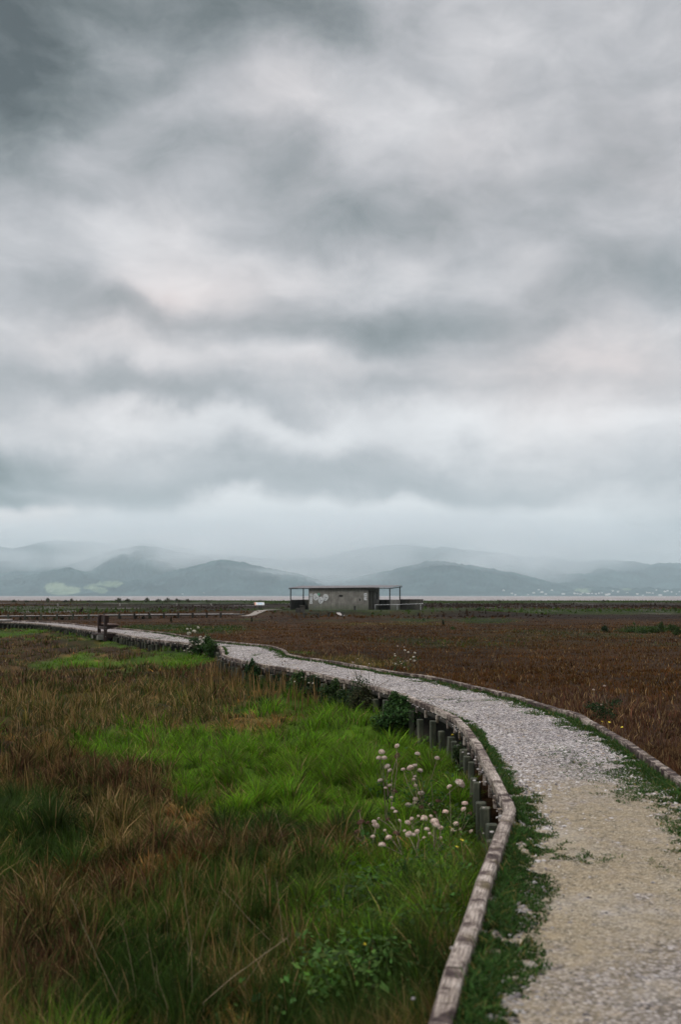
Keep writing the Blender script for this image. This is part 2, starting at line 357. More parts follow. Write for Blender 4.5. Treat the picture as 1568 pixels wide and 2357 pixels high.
def simple(name, stops, scale=6, stretch=(1,1,1), rough=.85, bump=.3, bscale=None, detail=6, spec=.3, metallic=0, dist=0, space='Object'):
    m, N = newmat(name)
    t = N.n('ShaderNodeTexCoord')
    v = N.mapping(t.outputs[space], sc=stretch)
    f = N.noise(v, scale, detail, .62, dist)
    c = N.ramp(f, stops)
    p = N.n('ShaderNodeBsdfPrincipled'); N.l(c, p.inputs['Base Color']); p.inputs['Roughness'].default_value = rough
    p.inputs['Specular IOR Level'].default_value = spec; p.inputs['Metallic'].default_value = metallic
    if bump:
        b = N.n('ShaderNodeBump'); b.inputs['Strength'].default_value = bump; b.inputs['Distance'].default_value = .02
        N.l(N.noise(v, bscale or scale * 2, 5), b.inputs['Height']); N.l(b.outputs[0], p.inputs['Normal'])
    o = N.n('ShaderNodeOutputMaterial'); N.l(p.outputs[0], o.inputs[0]); return m

def rail_mat(dk):
    m, N = newmat('weathered_rail')
    a = N.n('ShaderNodeAttribute', attribute_name='along'); A = a.outputs['Vector']
    bl = N.noise(N.mapping(A, sc=(1, .55, 1)), 7.5, 8, .72, .5); gr = N.noise(N.mapping(A, sc=(2.5, 70, 1)), 2.2, 5, .65, .2); lo = N.noise(A, 1.1, 3)
    f = N.math('SUBTRACT', N.math('MULTIPLY_ADD', N.math('SUBTRACT', lo, .5), .5, bl), dk)
    c = N.ramp(f, [(.38, (.030, .022, .022)), (.45, (.10, .075, .068)), (.50, (.30, .25, .21)), (.66, (.60, .525, .46))])
    c = N.mix(N.ramp(gr, [(.42, .85), (.56, 0.0)]), c, (.07, .052, .045))
    c = N.mix(N.ramp(N.noise(N.mapping(A, (4, 2, 0)), 5, 4), [(.58, 0.0), (.7, .45)]), c, (.15, .125, .055))
    p = N.n('ShaderNodeBsdfPrincipled'); N.l(c, p.inputs['Base Color']); p.inputs['Roughness'].default_value = .9
    p.inputs['Specular IOR Level'].default_value = .1
    b = N.n('ShaderNodeBump'); b.inputs['Strength'].default_value = .6; b.inputs['Distance'].default_value = .006
    N.l(N.math('ADD', bl, N.math('MULTIPLY', gr, .8)), b.inputs['Height']); N.l(b.outputs[0], p.inputs['Normal'])
    o = N.n('ShaderNodeOutputMaterial'); N.l(p.outputs[0], o.inputs[0]); return m
M_RAIL = rail_mat(0); M_RAIL2 = rail_mat(.045)
M_POST = simple('treated_post', [(.3, (.022, .025, .018)), (.5, (.058, .064, .044)), (.72, (.15, .145, .10))], 9, (1, 1, .35), bump=.5)
M_BOARD = simple('dark_board', [(.3, (.012, .011, .009)), (.7, (.05, .045, .035))], 8, (1, 1, 3))
M_STRINGER = simple('green_grey_stringer', [(.3, (.03, .028, .02)), (.55, (.10, .09, .065)), (.75, (.22, .20, .15))], 6, bump=.4)
M_DARKWOOD = simple('dark_bench_wood', [(.3, (.018, .010, .008)), (.7, (.055, .032, .026))], 14, (1, 1, .3), rough=.6)
M_CONC = simple('footing_concrete', [(.3, (.10, .10, .085)), (.7, (.22, .21, .19))], 12)

def gravel_mat():
    m, N = newmat('gravel')
    g = N.n('ShaderNodeNewGeometry'); P = g.outputs['Position']
    fl = N.vmath('MULTIPLY', P, (1, 1, .0))
    sp = N.n('ShaderNodeSeparateXYZ'); N.l(P, sp.inputs[0])
    def vor(scale):
        v = N.n('ShaderNodeTexVoronoi'); v.inputs['Scale'].default_value = scale; v.inputs['Randomness'].default_value = 1
        wv = N.vmath('ADD', fl, N.vmath('MULTIPLY', N.noise(fl, 30, 2, .5, 0, 'Color'), (.02, .02, 0)))
        N.l(wv, v.inputs['Vector']); return v
    vb, vs = vor(52), vor(95)
    sx = N.n('ShaderNodeSeparateColor'); N.l(vb.outputs['Color'], sx.inputs[0])
    sy = N.n('ShaderNodeSeparateColor'); N.l(vs.outputs['Color'], sy.inputs[0])
    # loose pale stones
    stone = N.ramp(sx.outputs[0], [(0, (.04, .037, .037)), (.22, (.16, .142, .138)), (.5, (.36, .325, .318)), (.85, (.56, .52, .51)), (1, (.40, .32, .25))])
    gap = N.ramp(vb.outputs['Distance'], [(.42, 1.0), (.72, .26)])
    stone = N.mix(1.0, stone, gap, 'MULTIPLY')
    fine = N.ramp(sy.outputs[0], [(0, (.045, .038, .032)), (.2, (.14, .115, .082)), (.6, (.255, .212, .145)), (1, (.40, .35, .27))])
    fine = N.mix(1.0, fine, N.ramp(vs.outputs['Distance'], [(.4, 1.0), (.8, .55)]), 'MULTIPLY')
    nb = N.noise(fl, 1.1, 5, .6); ns = N.noise(fl, 5.0, 5, .6)
    fine = N.mix(N.ramp(N.noise(fl, 11, 5, .65), [(.4, .0), (.65, .5)]), fine, (.33, .26, .16))
    # where the compacted sandy surfacing lies: from ~4.6 m to ~9 m along the path
    y = sp.outputs[1]
    far = N.n('ShaderNodeMapRange'); far.interpolation_type = 'SMOOTHSTEP'; N.l(N.math('MULTIPLY_ADD', N.math('SUBTRACT', nb, .5), 5.0, y), far.inputs[0])
    far.inputs[1].default_value = 7.6; far.inputs[2].default_value = 10.2
    near = N.n('ShaderNodeMapRange'); near.interpolation_type = 'SMOOTHSTEP'
    N.l(N.math('MULTIPLY_ADD', N.math('SUBTRACT', nb, .5), 3.0, N.math('MULTIPLY_ADD', sp.outputs[0], -.9, y)), near.inputs[0])
    near.inputs[1].default_value = 4.2; near.inputs[2].default_value = 2.4; near.inputs[4].default_value = .85
    f = N.math('MAXIMUM', far.outputs[0], near.outputs[0])
    f = N.math('ADD', f, N.ramp(ns, [(.56, 0.0), (.68, .55)]), clamp=True)
    c = N.mix(f, fine, N.mix(N.ramp(near.outputs[0], [(0, 0.0), (1, .45)]), stone, (.075, .064, .058)))
    c = N.mix(N.ramp(N.noise(fl, 2.2, 5, .65), [(.54, 0.0), (.72, .42)]), c, (.30, .235, .15))
    c = N.mix(N.ramp(N.noise(fl, .8, 4, .6), [(.5, 0.0), (.66, .22)]), c, (.55, .52, .47))
    p = N.n('ShaderNodeBsdfPrincipled'); N.l(c, p.inputs['Base Color']); p.inputs['Roughness'].default_value = .9
    p.inputs['Specular IOR Level'].default_value = .15
    hgt = N.mix(f, N.math('MULTIPLY', vs.outputs['Distance'], -.25), N.math('MULTIPLY', vb.outputs['Distance'], -1.0))
    b = N.n('ShaderNodeBump'); b.inputs['Strength'].default_value = .8; b.inputs['Distance'].default_value = .012
    N.l(hgt, b.inputs['Height']); N.l(b.outputs[0], p.inputs['Normal'])
    o = N.n('ShaderNodeOutputMaterial'); N.l(p.outputs[0], o.inputs[0]); return m
M_GRAVEL = gravel_mat()

def ground_mat():
    m, N = newmat('marsh_floor')
    a = N.n('ShaderNodeAttribute', attribute_name='col'); g = N.n('ShaderNodeNewGeometry'); P = g.outputs['Position']
    n1 = N.noise(N.mapping(P, sc=(1, .45, 1)), 1.1, 8, .7); n2 = N.noise(N.mapping(P, sc=(.05, .018, 1)), 3, 6, .6)
    c = N.mix(1.0, a.outputs['Color'], N.ramp(n1, [(.3, (.35, .35, .35)), (.7, (1.5, 1.4, 1.3))]), 'MULTIPLY')
    c = N.mix(1.0, c, N.ramp(n2, [(.35, (.6, .62, .6)), (.65, (1.3, 1.25, 1.3))]), 'MULTIPLY')
    sp = N.n('ShaderNodeSeparateXYZ'); N.l(P, sp.inputs[0])
    farm = N.n('ShaderNodeMapRange'); N.l(sp.outputs[1], farm.inputs[0]); farm.inputs[1].default_value = 105; farm.inputs[2].default_value = 130
    mud = N.ramp(N.noise(N.mapping(P, (7, 3, 0), sc=(.030, .012, 1)), 3.2, 7, .68), [(.57, 0.0), (.63, .6)])
    c = N.mix(N.math('MULTIPLY', mud, farm.outputs[0]), c, (.20, .175, .175))
    p = N.n('ShaderNodeBsdfPrincipled'); N.l(c, p.inputs['Base Color']); p.inputs['Roughness'].default_value = .95
    p.inputs['Specular IOR Level'].default_value = .1
    b = N.n('ShaderNodeBump'); b.inputs['Strength'].default_value = .8; b.inputs['Distance'].default_value = .15
    N.l(n1, b.inputs['Height']); N.l(b.outputs[0], p.inputs['Normal'])
    o = N.n('ShaderNodeOutputMaterial'); N.l(p.outputs[0], o.inputs[0]); return m

# ------------------------------------------------------------------ ground sheet
def build_ground():
    th = np.concatenate((np.arange(-180, -40, 5), np.arange(-40, 40, .3), np.arange(40, 180, 5)))
    th = np.radians(th); nth = len(th)
    rr = np.concatenate((np.array([.02]), np.geomspace(.5, 396, 330), np.array([410, 440])))
    T, Rr = np.meshgrid(th, rr)
    x = np.sin(T) * Rr; y = np.cos(T) * Rr
    z = ground_z(x, y)
    Wt = zones(x.ravel(), y.ravel()); Wt = Wt ** 3; Wt /= Wt.sum(0)
    c = (Wt.T @ SPC) * .38
    nr = len(rr); i = np.arange(nr - 1)[:, None] * nth; j = np.arange(nth)[None, :]; j2 = (j + 1) % nth
    f = np.stack((i + j, i + j2, i + nth + j2, i + nth + j), -1).reshape(-1, 4)[:, ::-1]
    o = np_mesh('ground', np.stack((x.ravel(), y.ravel(), z.ravel()), 1), [f], ground_mat(), c, True)
    tag(o, kind='structure')
build_ground()

# ------------------------------------------------------------------ sea
def sea():
    m, N = newmat('sea_water')
    g = N.n('ShaderNodeNewGeometry'); P = g.outputs['Position']
    n = N.noise(N.mapping(P, sc=(.05, .02, 1)), 2.5, 8, .72)
    c = N.ramp(n, [(.38, (.14, .12, .115)), (.55, (.25, .225, .215)), (.66, (.62, .6, .6))])
    p = N.n('ShaderNodeBsdfPrincipled'); N.l(c, p.inputs['Base Color']); p.inputs['Roughness'].default_value = .55
    p.inputs['Specular IOR Level'].default_value = .25
    b = N.n('ShaderNodeBump'); b.inputs['Strength'].default_value = .6; b.inputs['Distance'].default_value = 1.0
    N.l(n, b.inputs['Height']); N.l(b.outputs[0], p.inputs['Normal'])
    o = N.n('ShaderNodeOutputMaterial'); N.l(p.outputs[0], o.inputs[0])
    bm = MB(); n = 96
    for r in (380, 3000, 13500):
        bm.v += [(math.sin(2 * math.pi * k / n) * r, math.cos(2 * math.pi * k / n) * r, -.95) for k in range(n)]
    for q in range(2):
        for k in range(n): bm.f.append((q * n + k, (q + 1) * n + k, (q + 1) * n + (k + 1) % n, q * n + (k + 1) % n))
    tag(bm.build('water', m), kind='structure')
sea()

# ------------------------------------------------------------------ hills
def hill_mat():
    m, N = newmat('bush_clad_hills')
    g = N.n('ShaderNodeNewGeometry'); P = g.outputs['Position']
    n = N.noise(P, .0035, 8, .65); a = N.n('ShaderNodeAttribute', attribute_name='col')
    c = N.ramp(n, [(.38, (.006, .018, .024)), (.52, (.022, .046, .052)), (.68, (.06, .10, .10))])
    sp = N.n('ShaderNodeSeparateColor'); N.l(a.outputs['Color'], sp.inputs[0])
    c = N.mix(sp.outputs[0], c, N.ramp(N.noise(P, .006, 5), [(.4, (.08, .12, .085)), (.6, (.17, .21, .14))]))
    p = N.n('ShaderNodeBsdfPrincipled'); N.l(c, p.inputs['Base Color']); p.inputs['Roughness'].default_value = 1
    p.inputs['Specular IOR Level'].default_value = 0
    o = N.n('ShaderNodeOutputMaterial'); N.l(p.outputs[0], o.inputs[0]); return m
M_HILL = hill_mat()
FIELDS = [(142,1358,38,14),(132,1350,24,8),(205,1352,18,6),(250,1345,34,6),(225,1358,22,5),(275,1341,14,4),(1345,1358,20,3),(1440,1354,16,3)]
def ridge(pts, dist, depth, seed, step=1.2, tree=13, uoff=0):
    u = np.arange(pts[0][0], pts[-1][0], step)
    v = np.interp(u, [p[0] for p in pts], [p[1] for p in pts])
    k = max(3, int(10 / step)) | 1; ker = np.hanning(k + 2)[1:-1]; ker /= ker.sum()
    v = np.convolve(np.pad(v, k // 2, 'edge'), ker, 'valid')[:len(u)]
    H = np.maximum((1371.5 - v) / FPX * dist, 0)                 # crest height above the water
    ts = np.concatenate((np.linspace(-1, 0, 44), np.linspace(0, 1, 8)[1:]))
    U, T = np.meshgrid(u, ts)
    y = dist + T * depth
    x = (U - 784) / FPX * y
    prof = np.where(T < 0, sstep(-1.0, 0.02, T) * .55 + .45 * np.clip(1 + T, 0, 1), np.clip(1 - T, 0, 1))
    gul = fbm(x / 420, y / 700, seed, 5) - .5
    z = H[None, :] * prof * (1 + .95 * gul * np.clip(-T * 3, 0, 1))
    z = z + (fbm(x / 26, y / 60, seed + 5, 3) - .45) * tree * 2 * np.clip(z / 40, 0, 1)
    z = np.maximum(z, 0) - 1.6 * (prof < .02)
    U2, V2 = proj(x.ravel(), y.ravel(), z.ravel())
    fw = np.zeros(len(U2))
    if dist < 8200:
        U3 = U2 + (fbm(x.ravel() / 150, y.ravel() / 300, 77, 4) - .5) * 26; V3 = V2 + (fbm(x.ravel() / 120, y.ravel() / 220, 88, 4) - .5) * 14
        for (a, b, ra, rb) in FIELDS: fw = np.maximum(fw, sstep(1.1, .9, np.hypot((U3 - a) / ra, (V3 - b) / rb)))
    nt, nu = T.shape
    i = np.arange(nt - 1)[:, None] * nu; j = np.arange(nu - 1)[None, :]
    f = np.stack((i + j, i + j + 1, i + nu + j + 1, i + nu + j), -1).reshape(-1, 4)
    o = np_mesh('hills', np.stack((x.ravel(), y.ravel(), z.ravel() - .9), 1), [f], M_HILL, np.stack((fw,) * 3, 1), True)
    tag(o, kind='structure')
def zl(l): return [(x * .5, 1191.7 + y * .5) for x, y in l]
def zr(l): return [(784 + x * .5, 1191.7 + y * .5) for x, y in l]
ridge(zl([(-900,170),(-300,150),(0,133),(50,141),(110,133),(190,112),(260,106),(400,112),(500,117),(560,104),(620,99),(680,106),(760,122),(860,145),(950,168),(1100,180),(1300,196),(1480,185)]) +
      zr([(0,160),(100,144),(220,131),(280,122),(340,128),(440,142),(460,131),(500,139),(600,150),(700,160),(760,166),(820,180),(900,186),(950,176),(1000,186),(1060,200),(1130,205),(1180,196),(1280,196),(1380,206),(1430,216),(1470,209),(1568,212),(1900,180),(2500,230)]), 10500, 2200, 11)
ridge(zl([(-900,300),(-400,250),(0,262),(60,246),(120,250),(200,250),(330,215),(400,190),(480,162),(560,142),(650,130),(720,136),(800,155),(900,172),(960,186),(1050,215),(1200,260),(1400,320),(1500,362)]), 8600, 1500, 23)
ridge(zr([(780,330),(900,290),(1000,262),(1100,258),(1200,268),(1300,282),(1400,290),(1450,286),(1568,262),(1800,240),(2200,280),(2600,320)]), 9000, 1500, 31)
ridge(zr([(-260,362),(-160,330),(-60,300),(0,292),(60,284),(100,268),(200,250),(260,238),(330,219),(400,202),(450,199),(520,207),(600,220),(700,236),(800,256),(900,282),(1000,308),(1100,340),(1180,362)]), 7600, 1300, 37)
ridge(zl([(500,362),(620,300),(700,272),(800,246),(900,222),(1000,196),(1050,194),(1100,204),(1180,220),(1250,236),(1320,251),(1380,262),(1420,275),(1460,286),(1490,306),(1530,335),(1570,362)]), 7300, 1100, 41)
ridge(zl([(-700,300),(-300,280),(0,292),(100,276),(200,252),(320,231),(360,244),(430,262),(520,282),(600,300),(700,340),(760,362)]), 7200, 1100, 47)
ridge(zl([(150,362),(280,345),(380,330),(430,312),(500,300),(570,290),(620,287),(680,296),(730,312),(800,340),(860,362)]), 6300, 500, 53)
ridge(zr([(900,362),(1000,345),(1100,325),(1200,318),(1300,330),(1400,322),(1500,330),(1568,322),(1900,310),(2200,362)]), 7000, 800, 59)

# mist banks lying against the hills
def mist_mat(den, soft=False):
    m, N = newmat('mist_air')
    v = N.n('ShaderNodeVolumePrincipled'); v.inputs['Color'].default_value = (.97, .985, 1, 1); v.inputs['Density'].default_value = den
    v.inputs['Anisotropy'].default_value = .2
    if soft:
        t = N.n('ShaderNodeTexCoord'); q = N.vmath('SUBTRACT', t.outputs['Generated'], (.5, .5, .5))
        g = N.n('ShaderNodeTexGradient'); g.gradient_type = 'SPHERICAL'; N.l(N.mapping(q, sc=(2, 2, 2)), g.inputs[0])
        mr = N.n('ShaderNodeMapRange'); mr.interpolation_type = 'SMOOTHSTEP'; N.l(g.outputs['Fac'], mr.inputs[0]); mr.inputs[2].default_value = .7
        n = N.noise(N.mapping(t.outputs['Generated'], (den * 9e3, 0, 0), sc=(3, 1, 2)), 1.6, 3, .5)
        nr = N.n('ShaderNodeMapRange'); N.l(n, nr.inputs[0]); nr.inputs[1].default_value = .32; nr.inputs[2].default_value = .68; nr.inputs[3].default_value = .25; nr.inputs[4].default_value = 1.75
        N.l(N.math('MULTIPLY', N.math('MULTIPLY', mr.outputs[0], nr.outputs[0]), den * 2), v.inputs['Density'])
    o = N.n('ShaderNodeOutputMaterial'); N.l(v.outputs[0], o.inputs['Volume']); return m
def mist(u, v, d, ru, rv, rd, den):
    c = at_d(u, v, d); bm = bmesh.new(); bmesh.ops.create_icosphere(bm, subdivisions=3, radius=1)
    rx, rz = ru / FPX * d, rv / FPX * d
    for q in bm.verts:
        n = 1 + .35 * (float(fbm(q.co.x * 1.7 + u, q.co.z * 1.7 + q.co.y * 1.3, 3, 3)) - .5)
        q.co = Vector((q.co.x * rx * n, q.co.y * rd * n, max(q.co.z * rz * n, .5 - c.z)))
    me = bpy.data.meshes.new('mist'); bm.to_mesh(me); bm.free(); me.materials.append(mist_mat(den, True))
    o = bpy.data.objects.new('mist', me); COL.objects.link(o); o.location = c; tag(o, kind='stuff')
MIST = [(560,1225,9400,700,70,900,.0007),(1050,1222,9300,700,60,900,.0006),(60,1285,9500,300,70,400,.0009),(330,1290,8050,260,90,350,.0016),(560,1262,7900,300,70,300,.0014),(730,1290,9300,380,90,500,.0011),
        (1290,1290,9700,240,80,400,.0011),(1480,1250,9500,380,60,500,.0006),(690,1335,6900,300,44,200,.0010),(1190,1300,8300,220,80,300,.0012),(250,1225,9900,500,50,500,.0008),
        (980,1300,7400,300,70,250,.00035)]
for a in MIST: mist(*a)
def haze():
    b = MB(); x, y0, y1, z0, z1 = 13800, -13800, 13900, -3, 900
    b.box((0, (y0 + y1) / 2, (z0 + z1) / 2), (2 * x, y1 - y0, z1 - z0))
    m = mist_mat(.000082); m.name = 'haze_air'; m.node_tree.nodes[0].inputs['Color'].default_value = (.77, .945, 1, 1)
    tag(b.build('haze', m), kind='stuff')
haze()
# ------------------------------------------------------------------ gravel path
def resample(P3, n):
    P3 = np.array([tuple(p) for p in P3]); d = np.concatenate(([0], np.cumsum(np.linalg.norm(np.diff(P3, axis=0), axis=1))))
    t = np.linspace(0, d[-1], n); return np.stack([np.interp(t, d, P3[:, k]) for k in range(3)], 1)
LK = [0, 1, 2 + 6, 2 + 11, 2 + 21, 2 + 23, 2 + 28, 2 + 34]           # matched stations on the two edges
RK = [0, 1, 3, 4 + 6, 4 + 18, 4 + 20, 4 + 26, 4 + 33]
def ribbon():
    rows = []
    for a in range(len(LK) - 1):
        l = LW[LK[a]:LK[a + 1] + 1]; r = RW[RK[a]:RK[a + 1] + 1]
        L = sum((l[i + 1] - l[i]).length for i in range(len(l) - 1))
        n = max(6, int(L / .12)); A = resample(l, n); B = resample(r, n)
        e = n if a == len(LK) - 2 else n - 1
        rows += [(A[i], B[i]) for i in range(e)]
    return rows
ROWS = ribbon()
def path_mesh():
    A = np.array([r[0] for r in ROWS]); B = np.array([r[1] for r in ROWS]); nc = 30
    t = np.linspace(0, 1, nc)[None, :, None]
    V = A[:, None] * (1 - t) + B[:, None] * t
    V[..., 2] = (fbm(V[..., 0] * 1.3, V[..., 1] * 1.3, 61, 4) - .5) * .045 + (fbm(V[..., 0] * 14, V[..., 1] * 14, 62, 2) - .5) * .010 + .012 * np.sin(np.pi * t[..., 0])
    n = len(A)
    i = np.arange(n - 1)[:, None] * nc; j = np.arange(nc - 1)[None, :]
    f = np.stack((i + j, i + j + 1, i + nc + j + 1, i + nc + j), -1).reshape(-1, 4)
    tag(np_mesh('path', V.reshape(-1, 3), [f], M_GRAVEL, None, True), kind='structure')
path_mesh()

# loose stones lying on the gravel, too many to count
def stones():
    r = np.random.default_rng(5)
    A = np.array([q[0] for q in ROWS]); B = np.array([q[1] for q in ROWS])
    ico = [(0,0,1),(.9,0,.45),(.28,.85,.45),(-.73,.53,.45),(-.73,-.53,.45),(.28,-.85,.45),(.73,.53,-.45),(-.28,.85,-.45),(-.9,0,-.45),(-.28,-.85,-.45),(.73,-.53,-.45)]
    I = np.array(ico); F = np.array([(0,1,2),(0,2,3),(0,3,4),(0,4,5),(0,5,1),(1,6,2),(2,7,3),(3,8,4),(4,9,5),(5,10,1),(2,6,7),(3,7,8),(4,8,9),(5,9,10),(1,10,6)])
    n = 60000
    k = r.integers(0, len(A), n * 3); t = r.random(n * 3)
    p = A[k] * (1 - t[:, None]) + B[k] * t[:, None]; p += r.normal(0, .05, p.shape)
    d = p[:, 1]; edge = np.minimum(t, 1 - t)
    dens = np.where(d > 8.2, np.clip(14 / np.maximum(d, 1), .1, 1.0), np.where(edge < .16, .6, .12)) * (d > 1.5) * (d < 45)
    dens = dens * np.where((d < 4.6) & (t > .45), 2, 1)
    dens = dens * (.25 + 1.5 * (fbm(p[:, 0] * 2, p[:, 1] * 2, 71, 3) > .5))
    p = p[r.random(len(p)) < dens][:n]; n = len(p)
    s = r.gamma(3, .0019, n) + .0025 + .00020 * p[:, 1]; s = np.minimum(s, .022)
    sc = np.stack((s * r.uniform(.8, 1.5, n), s * r.uniform(.7, 1.1, n), s * r.uniform(.4, .75, n)), 1)
    a = r.random(n) * 6.283; ca, sa = np.cos(a), np.sin(a)
    V = I[None] * sc[:, None] * r.uniform(.8, 1.2, (n, 11, 1))
    X = V[..., 0] * ca[:, None] - V[..., 1] * sa[:, None]; Y = V[..., 0] * sa[:, None] + V[..., 1] * ca[:, None]
    z0 = (fbm(p[:, 0] * 1.3, p[:, 1] * 1.3, 61, 4) - .5) * .045 + .006
    V = np.stack((X + p[:, 0:1], Y + p[:, 1:2], V[..., 2] + z0[:, None]), -1).reshape(-1, 3)
    fac = (F[None] + (np.arange(n) * 11)[:, None, None]).reshape(-1, 3)
    pal = np.array([(.40,.37,.355),(.52,.49,.475),(.30,.27,.25),(.10,.09,.09),(.29,.23,.17),(.19,.17,.17)])
    c = pal[r.choice(6, n, p=[.28, .2, .2, .12, .1, .1])] * r.uniform(.8, 1.15, (n, 1)); c[p[:, 1] < 6] = c[p[:, 1] < 6] * .62
    tag(np_mesh('loose_gravel', V, [fac], M_STONE, np.repeat(c, 11, 0)), kind='stuff', label='loose pale stones lying over the gravel path')
def colmat(name, rough=.9):
    m, N = newmat(name); a = N.n('ShaderNodeAttribute', attribute_name='col')
    p = N.n('ShaderNodeBsdfPrincipled'); N.l(a.outputs['Color'], p.inputs['Base Color']); p.inputs['Roughness'].default_value = rough
    p.inputs['Specular IOR Level'].default_value = .2
    o = N.n('ShaderNodeOutputMaterial'); N.l(p.outputs[0], o.inputs[0]); return m
M_STONE = colmat('stone')
stones()

# ------------------------------------------------------------------ timber edging of the path
def beam(pts, wd, hd, ztop, seed, taper_noise=.0016):
    """a weathered square beam swept along pts (top face at ztop), ends capped"""
    L = sum((pts[i + 1] - pts[i]).length for i in range(len(pts) - 1)); n = max(3, int(L / .07) + 1)
    Q = resample(pts, n); b = MB(); c = .012
    prof = [(-wd/2 + c, 0), (wd/2 - c, 0), (wd/2, -c), (wd/2, -hd + c), (wd/2 - c, -hd), (-wd/2 + c, -hd), (-wd/2, -hd + c), (-wd/2, -c)]
    for i in range(n):
        t = Q[min(i + 1, n - 1)] - Q[max(i - 1, 0)]; t[2] = 0; t /= np.linalg.norm(t) + 1e-9
        nx, ny = t[1], -t[0]                                     # to the right of travel
        for k, (a, z) in enumerate(prof):
            e = (float(vnoise(Q[i][0] * 4 + k * 3.1, Q[i][1] * 4, seed)) - .5) * 2 * taper_noise + (float(vnoise(Q[i][0] * 17 + k * 5.3, Q[i][1] * 17, seed + 3)) - .5) * taper_noise
            a2 = a + e; z2 = z + (e if k in (0, 1, 2, 7) else -e * .4) - (max(0, float(vnoise(Q[i][0] * 9 + k, Q[i][1] * 9, seed + 9)) - .8) * .07 if k in (0, 1) else 0)
            b.v.append((Q[i][0] + nx * a2, Q[i][1] + ny * a2, ztop + z2))
    for i in range(n - 1):
        for k in range(8): b.f.append((i * 8 + k, i * 8 + (k + 1) % 8, (i + 1) * 8 + (k + 1) % 8, (i + 1) * 8 + k))
    b.f.append(tuple(range(8))[::-1]); b.f.append(tuple((n - 1) * 8 + k for k in range(8)))
    per = [0, wd, wd + .02, wd + hd, wd + hd + .02, 2 * wd + hd, 2 * wd + hd + .02, 2 * wd + 2 * hd]; st = seed * .731 % 50; l0 = L / (n - 1)
    b.uv = [(st + i * l0, per[k], 0) for i in range(n) for k in range(8)]
    return b
def walk(pts):
    P3 = np.array([tuple(p) for p in pts]); return P3, np.concatenate(([0], np.cumsum(np.linalg.norm(np.diff(P3, axis=0), axis=1))))
def point_at(P3, d, s):
    q = np.array([np.interp(s, d, P3[:, k]) for k in range(3)]); e = np.array([np.interp(s + .05, d, P3[:, k]) - np.interp(s - .05, d, P3[:, k]) for k in range(3)])
    e /= np.linalg.norm(e) + 1e-9; return q, e
def edging(pts, label, sgn, seed, post_z, spacing, wood):
    root = empty('path_edging', tuple(point_at(*walk(pts), 4)[0][:2]) + (-.5,), 0, label=label, cat='timber edging')
    off = root.location
    P3, d = walk(pts); r = random.Random(seed)
    def kid(mb, name, mat, par=root):
        o = mb.build(name, mat, par)
        at = o.data.attributes.new('along', 'FLOAT_VECTOR', 'POINT')
        at.data.foreach_set('vector', np.array(getattr(mb, 'uv', [(v[1] * 1.3, v[2], v[0]) for v in mb.v]), np.float32).reshape(-1))
        o.data.transform(Matrix.Translation(-off)); return o
    # rails between joints, a joint at every strong corner
    s = 0; total = d[-1]
    while s < total - .1:
        e = min(s + r.uniform(2.2, 2.9), total)
        for q in d[1:-1]:                                       # prefer a joint on a vertex of the plan
            if abs(q - e) < .45: e = q
        inner = [Vector(P3[i]) for i in range(len(d)) if s + .02 < d[i] < e - .02]
        a, b = Vector(point_at(P3, d, s + .006)[0]), Vector(point_at(P3, d, e - .006)[0])
        kid(beam([a] + inner + [b], .080, .078, RT + r.uniform(-.006, .006), seed + int(s * 10)), 'rail', wood)
        s = e
    # dark sheet set back under the path, standing in for the shaded void
    Q = resample(pts, int(total / .25)); bm = MB()
    for i in range(len(Q)):
        t = Q[min(i + 1, len(Q) - 1)] - Q[max(i - 1, 0)]; t /= np.linalg.norm(t) + 1e-9; nx, ny = t[1], -t[0]
        for a, z in ((.30, -.06), (.34, -.06), (.34, -.75), (.30, -.75)):
            bm.v.append((Q[i][0] - sgn * nx * a, Q[i][1] - sgn * ny * a, z))
    for i in range(len(Q) - 1):
        for k in range(4): bm.f.append((i * 4 + k, i * 4 + (k + 1) % 4, (i + 1) * 4 + (k + 1) % 4, (i + 1) * 4 + k))
    kid(bm, 'dark_void_sheet', M_BOARD)
    kid(beam([Vector(q) for q in Q[::4]] + [Vector(Q[-1])], .05, .06, -.012, seed + 7, .002), 'stringer', M_BOARD)
    k = 0; s = .3
    rest = MB()
    while s < total:
        q, t = point_at(P3, d, s); nx, ny = t[1], -t[0]; ang = math.atan2(t[1], t[0])
        M = Matrix.Rotation(ang + r.uniform(-.2, .2), 3, 'Z') @ Matrix.Rotation(r.uniform(-.05, .05), 3, 'X') @ Matrix.Rotation(r.uniform(-.05, .05), 3, 'Y')
        ztop = post_z + r.uniform(-.06, .03) - (.16 if sgn < 0 and q[1] < 6.9 else 0); zb = -.9
        o = sgn * (.100 + r.uniform(-.008, .014))
        c = Vector((q[0] + nx * o, q[1] + ny * o, (ztop + zb) / 2))
        m = MB(); wq = r.uniform(.062, .088); m.box(c, (wq, wq, ztop - zb), M, .008)
        # packer block between post and rail
        m2 = MB(); m2.box((q[0] + nx * sgn * .035, q[1] + ny * sgn * .035, -.054), (.05, .03, .098), M, .004)
        if q[1] > 1 and k < 96:
            p = kid(m, 'post', M_POST); kid(m2, 'packer', wood, p); k += 1
            p['n'] = 0; del p['n']
        elif q[1] > 1: rest.v, rest.f = rest.v, rest.f; rest.add(m.v, m.f); rest.add(m2.v, m2.f)
        s += spacing * r.uniform(.85, 1.15)
    if rest.v:
        o = kid(rest, 'distant_post', M_POST); o['kind'] = 'stuff'
    return root
BEN = at_z(242.5, 1467, -.10)
edging(LW, 'weathered timber rail on many short posts, above the green grass left of the gravel path', -1, 100, -.085, .52, M_RAIL)
edging(RW, 'weathered timber rail along the far edge of the gravel path, beside the brown marsh', 1, 300, -.02, .95, M_RAIL2)

